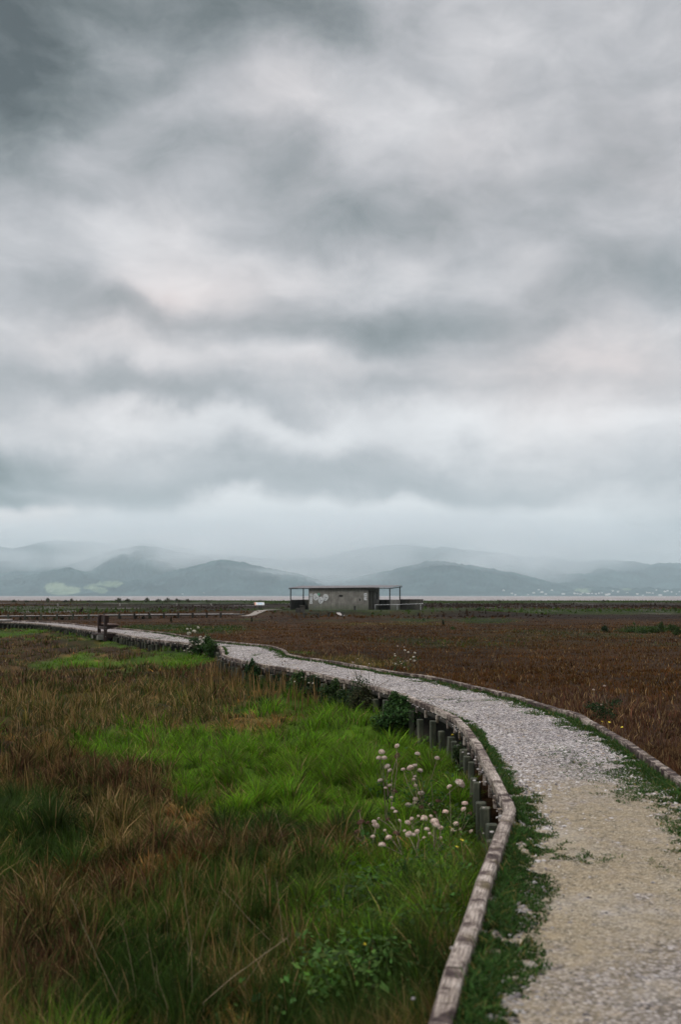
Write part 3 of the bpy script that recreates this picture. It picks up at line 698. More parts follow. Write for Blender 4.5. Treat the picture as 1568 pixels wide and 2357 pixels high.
# ------------------------------------------------------------------ grass, in a log-polar spread so that near ground is densest
def blades(p, h, w, lean, laz, col, tipcol, seg, rg, curl=.35):
    n = len(p); up = np.array([0, 0, 1.0])
    la = np.stack((np.cos(laz), np.sin(laz), np.zeros(n)), 1)
    fa = rg.random(n) * np.pi; sd = np.stack((np.cos(fa), np.sin(fa), np.zeros(n)), 1)
    ts = np.linspace(0, 1, seg + 1); out = []; cs = []
    for k, t in enumerate(ts):
        c = p + up * (h * (t - .18 * lean * t * t))[:, None] + la * (h * lean * (t * (1 - curl) + curl * t * t) * t)[:, None] * 1.0
        ww = w * (1 - .75 * t ** 1.6) * .5
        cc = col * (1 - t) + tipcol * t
        if k < seg:
            out.append(c - sd * ww[:, None]); out.append(c + sd * ww[:, None]); cs += [cc, cc]
        else: out.append(c); cs.append(cc)
    m = len(out); V = np.stack(out, 1).reshape(-1, 3); C = np.stack(cs, 1).reshape(-1, 3)
    b = np.arange(n) * m
    quads = [np.stack((b + 2 * k, b + 2 * k + 1, b + 2 * k + 3, b + 2 * k + 2), 1) for k in range(seg - 1)]
    tri = np.stack((b + 2 * seg - 2, b + 2 * seg - 1, b + 2 * seg), 1)
    return V, quads, tri, C
def emit(name, sets, mat, label):
    Vs, Qs, Ts, Cs = [], [], [], []; o = 0
    for V, q, t, C in sets:
        Vs.append(V); Cs.append(C); Qs += [a + o for a in q]; Ts.append(t + o); o += len(V)
    fl = ([np.concatenate(Qs)] if Qs else []) + [np.concatenate(Ts)]
    tag(np_mesh(name, np.concatenate(Vs), fl, mat, np.concatenate(Cs)), kind='stuff', label=label)
def inpath(x, y, m=0.0): return (x > xL(y) - .1 - m) & (x < xR(y) + .1 + m) & (y < 64)
def scatter_grass():
    r = np.random.default_rng(11); N = 720000
    th = r.uniform(-R(27), R(27), N); d = np.exp(r.uniform(math.log(2.2), math.log(130), N))
    d2 = np.sqrt(r.uniform(2.2 ** 2, 14 ** 2, N // 3)); d[:N // 3] = d2
    x = np.sin(th) * d; y = np.cos(th) * d
    # gather into tufts
    cs = .13 * 2.0 ** np.floor(np.log2(np.maximum(d, 5) / 5) + r.random(N)); x = x + .5 * cs; xr = x * .8 + y * .6; yr = y * .8 - x * .6; gx = np.floor(xr / cs); gy = np.floor(yr / cs)
    ox, oy = _h(gx, gy, 5), _h(gx, gy, 6); k = np.where((side(x, y) > .5), .46 - .16 * sstep(12, 22, d), .14)
    ddx, ddy = xr - (gx + ox) * cs, yr - (gy + oy) * cs; tdir = np.arctan2(ddx * .6 + ddy * .8, ddx * .8 - ddy * .6); tr = np.hypot(ddx, ddy) / cs
    xr = xr * (1 - k) + (gx + ox) * cs * k; yr = yr * (1 - k) + (gy + oy) * cs * k
    x = xr * .8 - yr * .6; y = xr * .6 + yr * .8
    ok = ~inpath(x, y, -.03) & (np.hypot((x - HUT.x) / 13, (y - HUT.y) / 7) > 1)
    ok &= ~((np.abs(x - BEN.x + .05) < .6) & (np.abs(y - BEN.y - .4) < 1.6)); ok &= ~((np.abs(x - BEN.x) < .8) & (y < BEN.y) & (y > BEN.y - 4) & (r.random(N) < .75))
    x, y, d = x[ok], y[ok], d[ok]; gx, gy = gx[ok], gy[ok]; tdir, tr = tdir[ok], tr[ok]; n = len(x)
    W8 = zones(x, y); W8 = W8 ** 4 * (.55 + r.gumbel(0, .35, W8.shape).clip(-.4, 2)).clip(.02)
    sp = W8.argmax(0)
    s = side(x, y)
    z = ground_z(x, y) - .02
    tuft = .45 + 1.05 * _h(gx, gy, 9) ** 1.3
    hs = np.array([.16, .20, .22, .22, .13, .19, .17, .25])
    h = hs[sp] * tuft * r.uniform(.55, 1.25, n) * (.75 + .55 * fbm(x * .8, y * .8, 91, 3))
    tm = s <= .5; h = np.where(tm, h / tuft * (.8 + .4 * _h(gx, gy, 9)) * .6, h * 1.05)
    longb = (r.random(n) < .05) & np.isin(sp, (3, 7, 4, 5)) & (s > .5) & (fbm(x * 1.2, y * 1.2, 93, 3) > .47); h = np.where(longb, h * 1.6, h)
    far = sstep(60, 90, y); h = h * (1 - .6 * far); h = np.where(s > .5, h * (1 - .45 * sstep(22, 36, y)), h)
    nearp = np.minimum(np.abs(x - xL(y)), np.abs(x - xR(y))); h = np.where((nearp < .6) & (y < 60) & (s > .5), np.where(y < 7.2, np.clip(h * 1.6, .14, .38), np.where(nearp < .3, np.clip(h * .9, .06, .22), h)), h)
    h = np.where((nearp < .6) & (y < 60) & (x > xR(y)), h * .8, h)
    wmin = np.array([.0030, .0046, .0050, .0026, .0032, .0042, .0034, .0032])[sp]
    w = np.maximum(wmin, d * .00075) * r.uniform(.7, 1.3, n)
    wind = fbm(x * .5, y * .5, 95, 3) * 9 ; laz = np.where(r.random(n) < .65, tdir + r.normal(0, .5, n), wind + r.normal(0, 1.7, n))
    h = h * (1.18 - .45 * np.clip(tr, 0, 1)); w = w * np.where(r.random(n) < .12, 1.9, 1.0); lean = np.abs(r.normal(.22, .22, n)) + np.where(s > .5, .55, .25) * np.clip(tr, 0, 1) + np.where(sp == 1, .15, 0)
    base = SPC[sp]
    pal_v = 1 + r.normal(0, .30, (n, 1)); pal_v *= (.65 + .7 * _h(gx, gy, 14))[:, None]
    hue = r.normal(0, .10, (n, 3)); col = np.clip(base * pal_v * (1 + hue), .004, .75)
    # a share of bleached or fresh blades inside every stand
    q = r.random(n); straw = (q < np.array([.05, .025, .02, .12, .2, .06, .05, .22])[sp])
    col[straw] = np.array((.36, .26, .13)) * r.uniform(.5, 1.1, (straw.sum(), 1))
    fresh = (q > .70) & np.isin(sp, (3, 4, 7, 6, 0)) & (s > .5); col[fresh] = np.array((.045, .085, .02)) * r.uniform(.5, 1.3, (fresh.sum(), 1))
    oliv = (q > .45) & (q < .7) & (sp == 1); col[oliv] = np.array((.075, .095, .025)) * r.uniform(.5, 1.5, (oliv.sum(), 1))
    ex = r.random(n) < .22 * (pxmass(x, y, 690, 1612, 80, 22) + pxmass(x, y, 530, 1585, 60, 20)) * (s > .5); longb = longb | ex; h = np.where(ex, r.uniform(.3, .55, n), h)
    lean = np.where(longb, np.abs(r.normal(.12, .12, n)), lean); col[longb] = np.array((.23, .155, .065)) * r.uniform(.5, 1.2, (longb.sum(), 1))
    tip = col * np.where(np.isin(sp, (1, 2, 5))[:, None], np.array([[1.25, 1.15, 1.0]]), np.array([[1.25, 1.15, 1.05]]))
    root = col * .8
    pp = np.stack((x, y, z), 1)
    groups = [('green_grass', (1, 2, 5), s > .5, M_LEAF, 'green grass growing thickly left of the gravel path'), ('dry_grass', (3, 4, 7, 0, 6), s > .5, M_DRY, 'dry tan and reddish brown grass mixed with the green left of the path'),
              ('marsh_grass', (0, 1, 2, 3, 4, 5, 6, 7), s <= .5, M_DRY, 'low reddish brown saltmarsh covering the flat beyond the path')]
    for nm, spp, msk, mat, lab in groups:
        m = np.isin(sp, spp) & msk; sets = []
        for a, b, seg in ((0, 11, 3), (11, 30, 2), (30, 999, 1)):
            k = m & (d >= a) & (d < b)
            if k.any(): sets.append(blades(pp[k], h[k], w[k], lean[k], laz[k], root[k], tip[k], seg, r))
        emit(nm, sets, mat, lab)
    # far tufts out to the shore
    N = 60000; th = r.uniform(-R(27), R(27), N); d = np.sqrt(r.uniform(90 ** 2, 392 ** 2, N)); x = np.sin(th) * d; y = np.cos(th) * d
    keep = (np.hypot((x - HUT.x) / 13, (y - HUT.y) / 6) > 1) & (fbm(x * .03, y * .02, 99, 4) + r.normal(0, .05, N) > .47); x, y, d = x[keep], y[keep], d[keep]; n = len(x)
    W8 = zones(x, y) ** 3 * r.uniform(.5, 1.5, (8, n)); sp = W8.argmax(0)
    c = SPC[sp] * r.uniform(.6, 1.3, (n, 1)); h = r.uniform(.1, .28, n) * (1 + 1.6 * (r.random(n) < .06)); 
    emit('distant_marsh_grass', [blades(np.stack((x, y, ground_z(x, y) - .02), 1), h, r.uniform(.12, .5, n), np.abs(r.normal(.2, .2, n)), r.random(n) * 6.28, c, c * 1.1, 1, r)], M_DRY,
         'sparse low tufts on the mud flats before the sea')
scatter_grass()

# weeds creeping over the gravel inside both edges
def path_weeds():
    r = np.random.default_rng(21); n = 560000
    y = np.exp(r.uniform(math.log(2.0), math.log(45), n)); t = r.random(n)
    l, rr = xL(y) + .05, xR(y) - .05; x = l + (rr - l) * t
    dl, dr = x - l, rr - x
    nz = fbm(x * 2.2, y * 1.6, 31, 4); nf = fbm(x * 9, y * 9, 33, 3)
    wl = np.interp(y, [2, 4, 6.5, 7.5, 9.5, 11, 12.5, 14, 17, 27, 30, 45], [.25, .25, .27, .22, .18, .08, .16, .05, .03, .05, .10, .03])
    wr = np.interp(y, [2, 6, 7.5, 9, 10.5, 12, 14, 18, 22, 27, 31, 45], [.25, .40, .42, .42, .30, .30, .24, .16, .14, .22, .25, .12])
    pl = sstep(1.15, .7, dl / wl + (nz - .5) * 1.5); pr = sstep(1.2, .5, dr / wr + (nz - .5) * 2.4)
    mid = .85 * (fbm(x * 1.4 + 9, y * 1.1, 37, 3) > .72) * (nf > .52) 
    mid = np.maximum(mid, .5 * sstep(1, .4, np.hypot((x - 2.2) / .35, (y - 9.6) / 1.6) + (nf - .5) * 1.8)) 
    pr_ = np.maximum(np.maximum(pl, pr), mid) * (nf > .40)
    k = r.random(n) < pr_; x, y = x[k], y[k]; n = len(x); dl = dl[k]; dr = dr[k]
    h = r.uniform(.008, .026, n) * (1 + 1.4 * sstep(.2, .0, np.minimum(dl, dr))) * (1 + .7 * (r.random(n) < .1)); w = np.maximum(r.uniform(.006, .013, n), y * .0008)
    c = np.array((.044, .100, .020)) * r.uniform(.35, 1.25, (n, 1)) * (1 + r.normal(0, .1, (n, 3)))
    yl = r.random(n) < .08; c[yl] = np.array((.20, .17, .05)) * r.uniform(.5, 1.1, (yl.sum(), 1))
    z = (fbm(x * 1.3, y * 1.3, 61, 4) - .5) * .045
    emit('path_weeds', [blades(np.stack((x, y, z), 1), h, w, r.uniform(.3, 1.4, n), r.random(n) * 6.28, c * .8, c * 1.15, 2, r)], M_LEAF, 'low green weeds spreading over the gravel inside the rails')
path_weeds()

# broad-leaved low weeds (docks, clover) on the left bank
def leaf_cloud(name, centers, radii, n, size, col, r, mat, var=.35, zsq=1.0, parent=None, shell=.35):
    ci = r.integers(0, len(centers), n); C = np.array(centers)[ci]; Q = np.array(radii)[ci]
    dv = r.normal(0, 1, (n, 3)); dv /= np.linalg.norm(dv, axis=1)[:, None]
    rad = r.random(n) ** shell
    p = C + dv * rad[:, None] * Q
    nrm = dv * .7 + r.normal(0, .6, (n, 3)) + np.array((0, 0, .5)); nrm /= np.linalg.norm(nrm, axis=1)[:, None]
    a = np.cross(nrm, r.normal(0, 1, (n, 3))); a /= np.linalg.norm(a, axis=1)[:, None] + 1e-9; b = np.cross(nrm, a)
    s = size * r.uniform(.5, 1.3, (n, 1))
    V = np.stack((p - a * s, p + b * s * .45 + nrm * s * .12, p + a * s, p - b * s * .45 + nrm * s * .12), 1).reshape(-1, 3)
    f = (np.arange(n) * 4)[:, None] + np.arange(4)[None]
    c = np.clip(np.array(col) * (1 + r.normal(0, var, (n, 1))) * (1 + r.normal(0, .1, (n, 3))), .003, .8)
    o = np_mesh(name, V, [f], mat, np.repeat(c, 4, 0))
    if parent is not None: o.parent = parent
    return o
def bank_weeds():
    r = np.random.default_rng(31); n = 16000
    u = r.uniform(480, 1180, n * 3); v = r.uniform(1500, 2500, n * 3)
    px = np.array([tuple(at_z(a, b, -.5)) for a, b in zip(u[:n * 1], v[:n * 1])]); x, y = px[:, 0], px[:, 1]
    U, V = u[:n], v[:n]
    wgt = np.zeros(n)
    for (u0, v0, ru, rv, a) in [(940,2200,110,130,.9),(1040,2000,60,140,.7),(800,2340,140,50,.7),(1000,1720,80,70,.35),(880,1600,90,18,.7),(575,1545,60,22,.7),(830,1640,60,20,.5)]:
        wgt = np.maximum(wgt, a * np.exp(-(((U - u0) / ru) ** 2 + ((V - v0) / rv) ** 2)))
    k = (r.random(n) < wgt * np.clip((fbm(x * 3, y * 3, 44, 3) - .42) * 5, 0, .8)) & (x < xL(y) - .12); x, y = x[k], y[k]; n = len(x)
    m = 5; X = np.repeat(x, m) + r.normal(0, .05, n * m); Y = np.repeat(y, m) + r.normal(0, .05, n * m)
    ok = X < xL(Y) - .1; X, Y = X[ok], Y[ok]; q = len(X)
    Z = ground_z(X, Y) + r.uniform(.05, .26, q) * (.6 + .8 * fbm(X * 2, Y * 2, 46, 2))
    nrm = r.normal(0, .5, (q, 3)) + np.array((0, -.3, 1)); nrm /= np.linalg.norm(nrm, axis=1)[:, None]
    a = np.cross(nrm, r.normal(0, 1, (q, 3))); a /= np.linalg.norm(a, axis=1)[:, None]; b = np.cross(nrm, a)
    s = (.005 + r.gamma(2.5, .0042, q) + Y * .0004)[:, None]; p = np.stack((X, Y, Z), 1)
    Vv = np.stack((p - a * s, p - a * s * .2 + b * s * .5, p + a * s, p - a * s * .2 - b * s * .5), 1).reshape(-1, 3)
    f = (np.arange(q) * 4)[:, None] + np.arange(4)[None]
    c = np.array((.045, .095, .018)) * r.uniform(.3, 1.6, (q, 1)) * (.6 + .9 * fbm(X * 2.5, Y * 2.5, 47, 3))[:, None] * (1 + r.normal(0, .1, (q, 3)))
    tag(np_mesh('leafy_weeds', Vv, [f], M_LEAF, np.repeat(np.clip(c, .004, 1), 4, 0)), kind='stuff', label='dark green broad leaved weeds below the timber rail')
bank_weeds()

def gz(x, y): return float(ground_z(np.array([x]), np.array([y]))[0])
# ------------------------------------------------------------------ concrete hut on the flats
def concrete_mat():
    m, N = newmat('stained_concrete'); t = N.n('ShaderNodeTexCoord'); O = t.outputs['Object']
    n = N.noise(O, 1.1, 7, .65); st = N.noise(N.mapping(O, sc=(5, 5, .5)), 1.3, 5, .65)
    c = N.ramp(n, [(.3, (.12, .112, .096)), (.5, (.20, .188, .165)), (.7, (.30, .285, .25))])
    c = N.mix(N.ramp(st, [(.48, 0.0), (.66, .55)]), c, (.055, .052, .045))
    sp = N.n('ShaderNodeSeparateXYZ'); N.l(O, sp.inputs[0])
    g = N.n('ShaderNodeMapRange'); N.l(N.math('MULTIPLY_ADD', n, -.6, sp.outputs[2]), g.inputs[0]); g.inputs[1].default_value = .35; g.inputs[2].default_value = -.25
    c = N.mix(N.math('MULTIPLY', g.outputs[0], .6), c, (.065, .085, .04))
    p = N.n('ShaderNodeBsdfPrincipled'); N.l(c, p.inputs['Base Color']); p.inputs['Roughness'].default_value = .9
    b = N.n('ShaderNodeBump'); b.inputs['Strength'].default_value = .4; b.inputs['Distance'].default_value = .03; N.l(n, b.inputs['Height']); N.l(b.outputs[0], p.inputs['Normal'])
    o = N.n('ShaderNodeOutputMaterial'); N.l(p.outputs[0], o.inputs[0]); return m
def flat(name, c, rough=.7, spec=.3):
    v = [tuple(q * .8 for q in c), tuple(min(1, q * 1.12) for q in c)]
    return simple(name, [(.35, v[0]), (.65, v[1])], 9, rough=rough, bump=.1, spec=spec)
M_WALL = concrete_mat(); M_DCONC = simple('dark_and_shade_concrete', [(.3, (.028, .026, .022)), (.7, (.085, .08, .066))], 2.2, (1.5, 1.5, .5))  # dark concrete; on the porch walls its tone also paints the porch shade
M_ROOF = simple('corrugated_roofing', [(.35, (.13, .12, .12)), (.65, (.24, .225, .225))], 2.5, (1, 3, 1), rough=.6, bump=.1)
M_FRAME = flat('dark_post_paint', (.035, .035, .033)); M_WHITE = flat('white_panel', (.62, .63, .63)); M_PIC = flat('grey_print', (.16, .17, .18))
M_GREEN = flat('green_disc', (.16, .34, .24)); M_BLACK = flat('black_opening', (.01, .01, .01)); M_BLUE = flat('blue_paint', (.05, .08, .14)); M_DOOR = simple('old_door', [(.3, (.10, .095, .075)), (.7, (.17, .16, .13))], 3, (4, 4, .6))
def disc(mb, cx, cz, rx, rz, y0, y1, n=28, wob=0):
    b = len(mb.v)
    for y in (y0, y1):
        for k in range(n):
            a = 2 * math.pi * k / n; q = 1 + wob * math.sin(3 * a + 1)
            mb.v.append((cx + rx * q * math.cos(a), y, cz + rz * q * math.sin(a)))
    mb.f.append(tuple(b + k for k in range(n))); mb.f.append(tuple(b + n + k for k in range(n))[::-1])
    for k in range(n): mb.f.append((b + k, b + n + k, b + n + (k + 1) % n, b + (k + 1) % n))
def hut():
    TH = R(20)
    cr = at_z(848.5, 1402, 0)
    ex = Vector((math.cos(TH), -math.sin(TH), 0)); L, Dp, H = 7.45, 4.15, 2.38
    root = empty('concrete_hut', tuple(cr - ex * L), -TH, label='low grey concrete hut with flat roof and open porches, standing on the marsh', cat='hut')
    fx = lambda z: (z - 345) * .01295
    fz = lambda y: (352 - y) * .01217
    def B(name, mat, *boxes, par=root, bev=0):
        m = MB()
        for (x0, x1, y0, y1, z0, z1) in boxes: m.box(((x0+x1)/2, (y0+y1)/2, (z0+z1)/2), (x1-x0, y1-y0, z1-z0), None, bev)
        return m.build(name, mat, par)
    # wall shell with real openings left for the vents, as panels
    v0, v1, vz0, vz1 = fx(638), fx(677), fz(236), fz(219)
    wl = B('wall', M_WALL, (0, v0, 0, .15, -.3, H), (v0, v1, 0, .15, -.3, vz0), (v0, v1, 0, .15, vz1, H + .01), (v1, L, 0, .15, -.3, H + .02),
           (0, .15, .152, Dp - .15, -.3, H + .1), (L - .15, L, .152, Dp - .15, -.3, H + .1), (0, L, Dp - .15, Dp, -.3, H + .2))
    B('joint', M_DCONC, (fx(629), fx(631), -.004, .0, 0, H - .05), (fx(824), fx(826), -.004, .0, 0, H - .05), (fx(918), fx(921), -.004, .0, 0, H - .05), par=wl)
    B('vent', M_BLACK, (v0 + .002, v1 - .002, .09, .11, vz0, vz1), (fx(655), fx(659), .02, .088, vz0 + .002, vz1 - .002))
    m = MB(); disc(m, fx(838), fz(264), .085, .16, -.012, .0, wob=.15); m.build('wall_hole', M_BLACK, root)
    m = MB(); disc(m, fx(544), fz(203), .05, .045, -.012, .0); m.build('pipe_outlet', M_BLACK, root)
    # door and slit window in the side wall
    y = lambda z: (z - 920) / 117 * Dp
    d = B('door', M_DOOR, (L + .002, L + .04, y(930), y(966), .02, fz(182)))
    B('door_frame', M_DCONC, (L + .002, L + .07, y(926), y(930), 0, fz(178)), (L + .002, L + .07, y(966), y(970), 0, fz(178)), (L + .002, L + .068, y(930), y(966), fz(182), fz(178)), par=d)
    m = MB(); m.box((L + .07, y(962), 1.05), (.06, .12, .05)); m.build('handle', M_BLACK, d)
    B('slit_window', M_BLACK, (L + .002, L + .02, y(1007), y(1016), fz(260), fz(192)))
    # roof sheet, rising to the rear, with real corrugations
    x0, x1, ya, yb = -2.5, 10.25, -.25, Dp + .3; nx = 340; m = MB()
    zf = lambda yy: H + .035 + (yy - ya) * .062
    for k in range(nx + 1):
        xx = x0 + (x1 - x0) * k / nx; c = .016 * math.sin(k * math.pi / 2 + .5)
        sag = -.03 * math.sin(math.pi * k / nx * 2)
        for (yy, dz) in ((ya, .02), (yb, .02), (yb, -.0), (ya, -.0)): m.v.append((xx, yy, zf(yy) + c + dz + sag * .6 + .045))
    for k in range(nx):
        for q in range(4): m.f.append((k * 4 + q, k * 4 + (q + 1) % 4, k * 4 + 4 + (q + 1) % 4, k * 4 + 4 + q))
    m.f.append((0, 3, 2, 1)); m.f.append((nx * 4, nx * 4 + 1, nx * 4 + 2, nx * 4 + 3))
    rf = m.build('roof', M_ROOF, root)
    B('fascia', M_FRAME, (x0 + .02, x1 - .02, ya + .05, ya + .09, H - .05, H + .035), par=rf)
    m = MB()
    for xx in (x0 + .06, x1 - .06):
        m.v += [(xx - .03, ya + .1, H - .06), (xx + .03, ya + .1, H - .06), (xx - .03, yb - .05, H + .17), (xx + .03, yb - .05, H + .17)]
        m.v += [(xx - .03, ya + .1, H + .03), (xx + .03, ya + .1, H + .03), (xx - .03, yb - .05, H + .26), (xx + .03, yb - .05, H + .26)]
        b = len(m.v) - 8; m.f += [tuple(b + i for i in f) for f in ((0,1,3,2),(4,6,7,5),(0,4,5,1),(2,3,7,6),(0,2,6,4),(1,5,7,3))]
    m.build('edge_beam', M_FRAME, rf)
    for xx, yy in ((-2.32, .06), (-2.32, Dp - .06), (10.02, .06), (10.02, Dp - .06)): B('porch_post', M_FRAME, (xx - .055, xx + .055, yy - .055, yy + .055, -.3, H + .0 + (yy - ya) * .062))
    B('porch_wall', M_DCONC, (-2.37, -2.27, .12, Dp - .12, -.3, 1.06)); B('porch_wall', M_DCONC, (-2.26, -.01, Dp - .1, Dp, -.3, 1.07))  # shade inside the porches is put into these walls' darker colour
    B('porch_wall', M_DCONC, (L + .01, 9.96, Dp - .1, Dp, -.3, 1.07)); o = B('porch_wall', M_WALL, (9.97, 10.07, .12, Dp - .12, -.3, 1.06)); o['label'] = 'pale low wall closing the right porch'
    B('ramp_wall', M_DCONC, (10.08, 12.85, Dp - .1, Dp, -.3, 1.08), (10.08, 12.9, Dp - .13, Dp + .02, 1.082, 1.13), (10.9, 10.96, Dp - .13, Dp - .102, -.3, 1.07), (11.8, 11.86, Dp - .13, Dp - .102, -.3, 1.07))
    m = MB(); m.tube([(8.3, -.4, .50), (11, -.2, .54), (13.9, .0, .66)], .022, 6)
    for xx, zz in ((8.4, .5), (11, .54), (13.7, .65)): m.tube([(xx, -.4 + (xx - 8.3) * .07, -.3), (xx, -.4 + (xx - 8.3) * .07, zz)], .02, 6)
    m.box((13.9, 0, .66), (.14, .08, .10)); m.build('handrail', M_WHITE, root)
    # boards and cut-out panels fixed to the wall
    def board(nm, a, b, c, e, lines, cat):
        o = B(nm, M_WHITE, (fx(a), fx(b), -.032, -.012, fz(e), fz(c))); W_ = fx(b) - fx(a); h = fz(c) - fz(e); m = MB()
        for (p0, p1, q0, q1) in lines: m.box((fx(a) + W_ * (p0 + p1) / 2, -.035, fz(e) + h * (q0 + q1) / 2), (W_ * (p1 - p0), .004, h * (q1 - q0)))
        m.build('print', M_PIC, o)
    ln = [(.15, .85, .8, .84), (.15, .7, .66, .7), (.15, .8, .5, .54), (.15, .6, .36, .4), (.15, .75, .2, .24)]
    board('notice_board', 358, 383, 206, 231, [(.3, .65, .35, .6), (.4, .8, .5, .7)], ''); board('notice_board', 358, 383, 235, 275, ln, ''); board('notice_board', 358, 383, 279, 303, [(.3, .7, .3, .6)] , '')
    board('notice_board', 880, 907, 201, 229, [(.3, .6, .3, .55), (.45, .75, .5, .75)], ''); board('notice_board', 880, 907, 234, 268, [(.7, .95, .35, .6)] + ln[:2], '')
    rr = random.Random(4)
    for (a, b, ra, rb, t) in ((417, 236, 27, 33, .1), (465, 268, 25, 33, -.1), (512, 240, 26, 32, .1)):
        m = MB(); disc(m, fx(a), fz(b), ra * .01295, rb * .01217, -.04, -.012, wob=.04); o = m.build('round_panel', M_WHITE, root)
        m = MB()
        for k in range(7): m.box((fx(a) - .12 + rr.uniform(-.03, .03), -.042, fz(b) + .2 - k * .055), (rr.uniform(.16, .26), .004, .018))
        disc(m, fx(a) + .10, fz(b) - .06, .10, .06, -.044, -.0405, wob=.3); disc(m, fx(a) - .06, fz(b) - .24, .09, .05, -.044, -.0405, wob=.3)
        m.build('print', M_PIC, o)
    m = MB(); disc(m, fx(445), fz(211), .17, .17, -.055, -.041); m.build('round_panel', M_GREEN, root)['label'] = 'small green disc among the white panels'
    m = MB(); m.tube([(fx(482), -.026, fz(262)), (fx(490), -.026, fz(252)), (fx(500), -.026, fz(262))], .035, 5); m.tube([(fx(466), -.026, fz(240)), (fx(474), -.026, fz(226))], .03, 5); m.build('panel_link', M_WHITE, root)
    m = MB(); m.tube([(fx(398), -.004, fz(345)), (fx(404), -.004, fz(330)), (fx(414), -.004, fz(318)), (fx(424), -.004, fz(322))], .018, 4); m.build('graffiti', M_BLUE, root)
hut()

# ------------------------------------------------------------------ seats, bollard, sign around the hut
def low_table(u0, u1, vt, label, z0=-.02):
    vb = vt + 8.2; c = at_z((u0 + u1) / 2, vb, z0); c.z = gz(c.x, c.y); Wd = (u1 - u0) / FPX * c.y
    root = empty('picnic_bench', tuple(c), R(-8), label=label, cat='bench', group='benches in front of the hut')
    h = .42
    for k in (-.11, .11):
        m = MB(); m.box((0, k, h), (Wd, .19, .05), None, .008); m.build('seat_plank', M_DARKWOOD2, root)
    for s in (-1, 1):
        m = MB(); m.box((s * Wd * .40, 0, h / 2 - .045), (.10, .30, h - .05)); m.box((s * Wd * .40 - s * .12, 0, h - .12), (.22, .05, .05), Matrix.Rotation(s * R(40), 3, 'Y')); m.build('leg', M_DARKWOOD2, root)
M_DARKWOOD2 = simple('grey_bench_wood', [(.3, (.022, .02, .017)), (.7, (.06, .055, .048))], 10, (.3, 1, 1))
low_table(697, 737, 1403.6, 'dark plank bench on the grass in front of the round white panels')
low_table(752, 793, 1402.6, 'dark plank bench before the middle of the hut wall')
def block_seat():
    c = at_z(691, 1409, -.02); root = empty('stone_block', tuple(c), 0, label='two squat dark blocks stacked beside the left plank bench', cat='block')
    m = MB(); m.box((-.22, 0, .18), (.40, .4, .42), None, .03); m.build('block', M_DCONC, root)
    m = MB(); m.box((.22, .05, .26), (.46, .4, .58), None, .03); m.build('block', M_DCONC, root)
    m = MB(); m.box((.18, .05, .60), (.56, .5, .08), None, .02); m.build('cap', M_DCONC, root)
block_seat()
def bollard():
    c = at_z(817, 1405, -.02); root = empty('bollard', tuple(c), 0, label='short dark bollard standing close to the hut wall below the hole', cat='bollard')
    m = MB(); m.tube([(0, 0, -.1), (0, 0, .42)], [.10, .10], 10); m.build('post', M_FRAME, root); m = MB(); m.box((0, 0, .45), (.26, .24, .06), None, .015); m.build('cap', M_FRAME, root)
bollard()
def sign():
    c = at_z(597, 1399.5, -.15); root = empty('information_panel', tuple(c), R(12), label='slanted white information panel with orange edge, on dark legs beside the sandy track', cat='sign')
    k = c.y / FPX; Wd = 22 * k * 1.02; hgt = (1399.5 - 1393) * k; dp = .62
    M = Matrix.Rotation(R(36), 3, 'X')
    m = MB(); m.box((0, 0, hgt + .2), (Wd, dp, .04), M, .008); pn = m.build('panel', M_WHITE, root)
    m = MB(); m.box(Vector((-Wd * .43, 0, hgt + .2)) + M @ Vector((0, 0, .022)), (Wd * .1, dp * .98, .006), M); m.build('orange_strip', flat('orange_strip', (.65, .22, .10)), pn)
    m = MB(); m.box(Vector((Wd * .08, 0, hgt + .2)) + M @ Vector((0, -.05, .022)), (Wd * .5, dp * .28, .006), M); m.box(Vector((Wd * .02, 0, hgt + .2)) + M @ Vector((0, .19, .022)), (Wd * .3, dp * .08, .006), M); m.build('printed_picture', flat('blue_print', (.30, .48, .62)), pn)
    for s in (-.12, .12):
        m = MB(); m.box((.12 + s, .1, (hgt + .1) / 2 - .1), (.09, .09, hgt + .3)); m.build('leg', M_FRAME, root)
sign()

# ------------------------------------------------------------------ heavy timber seat beside the path
def seat():
    root = empty('park_seat', tuple(BEN), R(24), label='heavy dark timber seat with solid back, beside the path facing right', cat='seat')
    def B(n, c, d, mat=M_DARKWOOD, par=root, M=None, bev=.008): m = MB(); m.box(c, d, M, bev); return m.build(n, mat, par)
    zt = .86
    for y in (.06, 1.34):
        p = B('upright', (0, y, (zt - .25) / 2), (.125, .11, zt + .25))
        for z in (.40, .32, .03): B('bolt', (0.0, y - .062, z), (.022, .018, .022), M_CONCB, p, bev=.004)
        # bracket carrying the seat
        m = MB(); y0, y1 = y - .04, y + .04
        pr = [(.066, .47), (.50, .47), (.50, .42), (.40, .38), (.066, .31)]
        m.v = [(a, y0, b) for a, b in pr] + [(a, y1, b) for a, b in pr]; n = 5
        m.f = [tuple(range(n)), tuple(range(2 * n - 1, n - 1, -1))] + [(k, k + n, (k + 1) % n + n, (k + 1) % n) for k in range(n)]
        m.build('seat_bracket', M_DARKWOOD, root)
        B('footing_beam', (.24 if y < 1 else .18, y + .13 if y < 1 else y, .05), (.62, .13, .18))
    b = B('backrest', (.085, .70, .715), (.045, 1.5, .285))
    B('back_cap', (.085, .70, .868), (.075, 1.54, .022), M_SEATTOP, b)
    for k in (0, 1): B('seat_board', (.19 + k * .20, .70, .495), (.19, 1.52, .045), M_SEATTOP)
    B('long_rail', (-.02, .70, .36), (.05, 1.17, .11))
    B('step_platform', (-.06, .72, .11), (.52, 1.1, .07)); B('footing', (-.17, .22, 0), (.25, .30, .20), M_CONC); B('footing', (-.17, 1.25, 0), (.25, .30, .18), M_CONC)
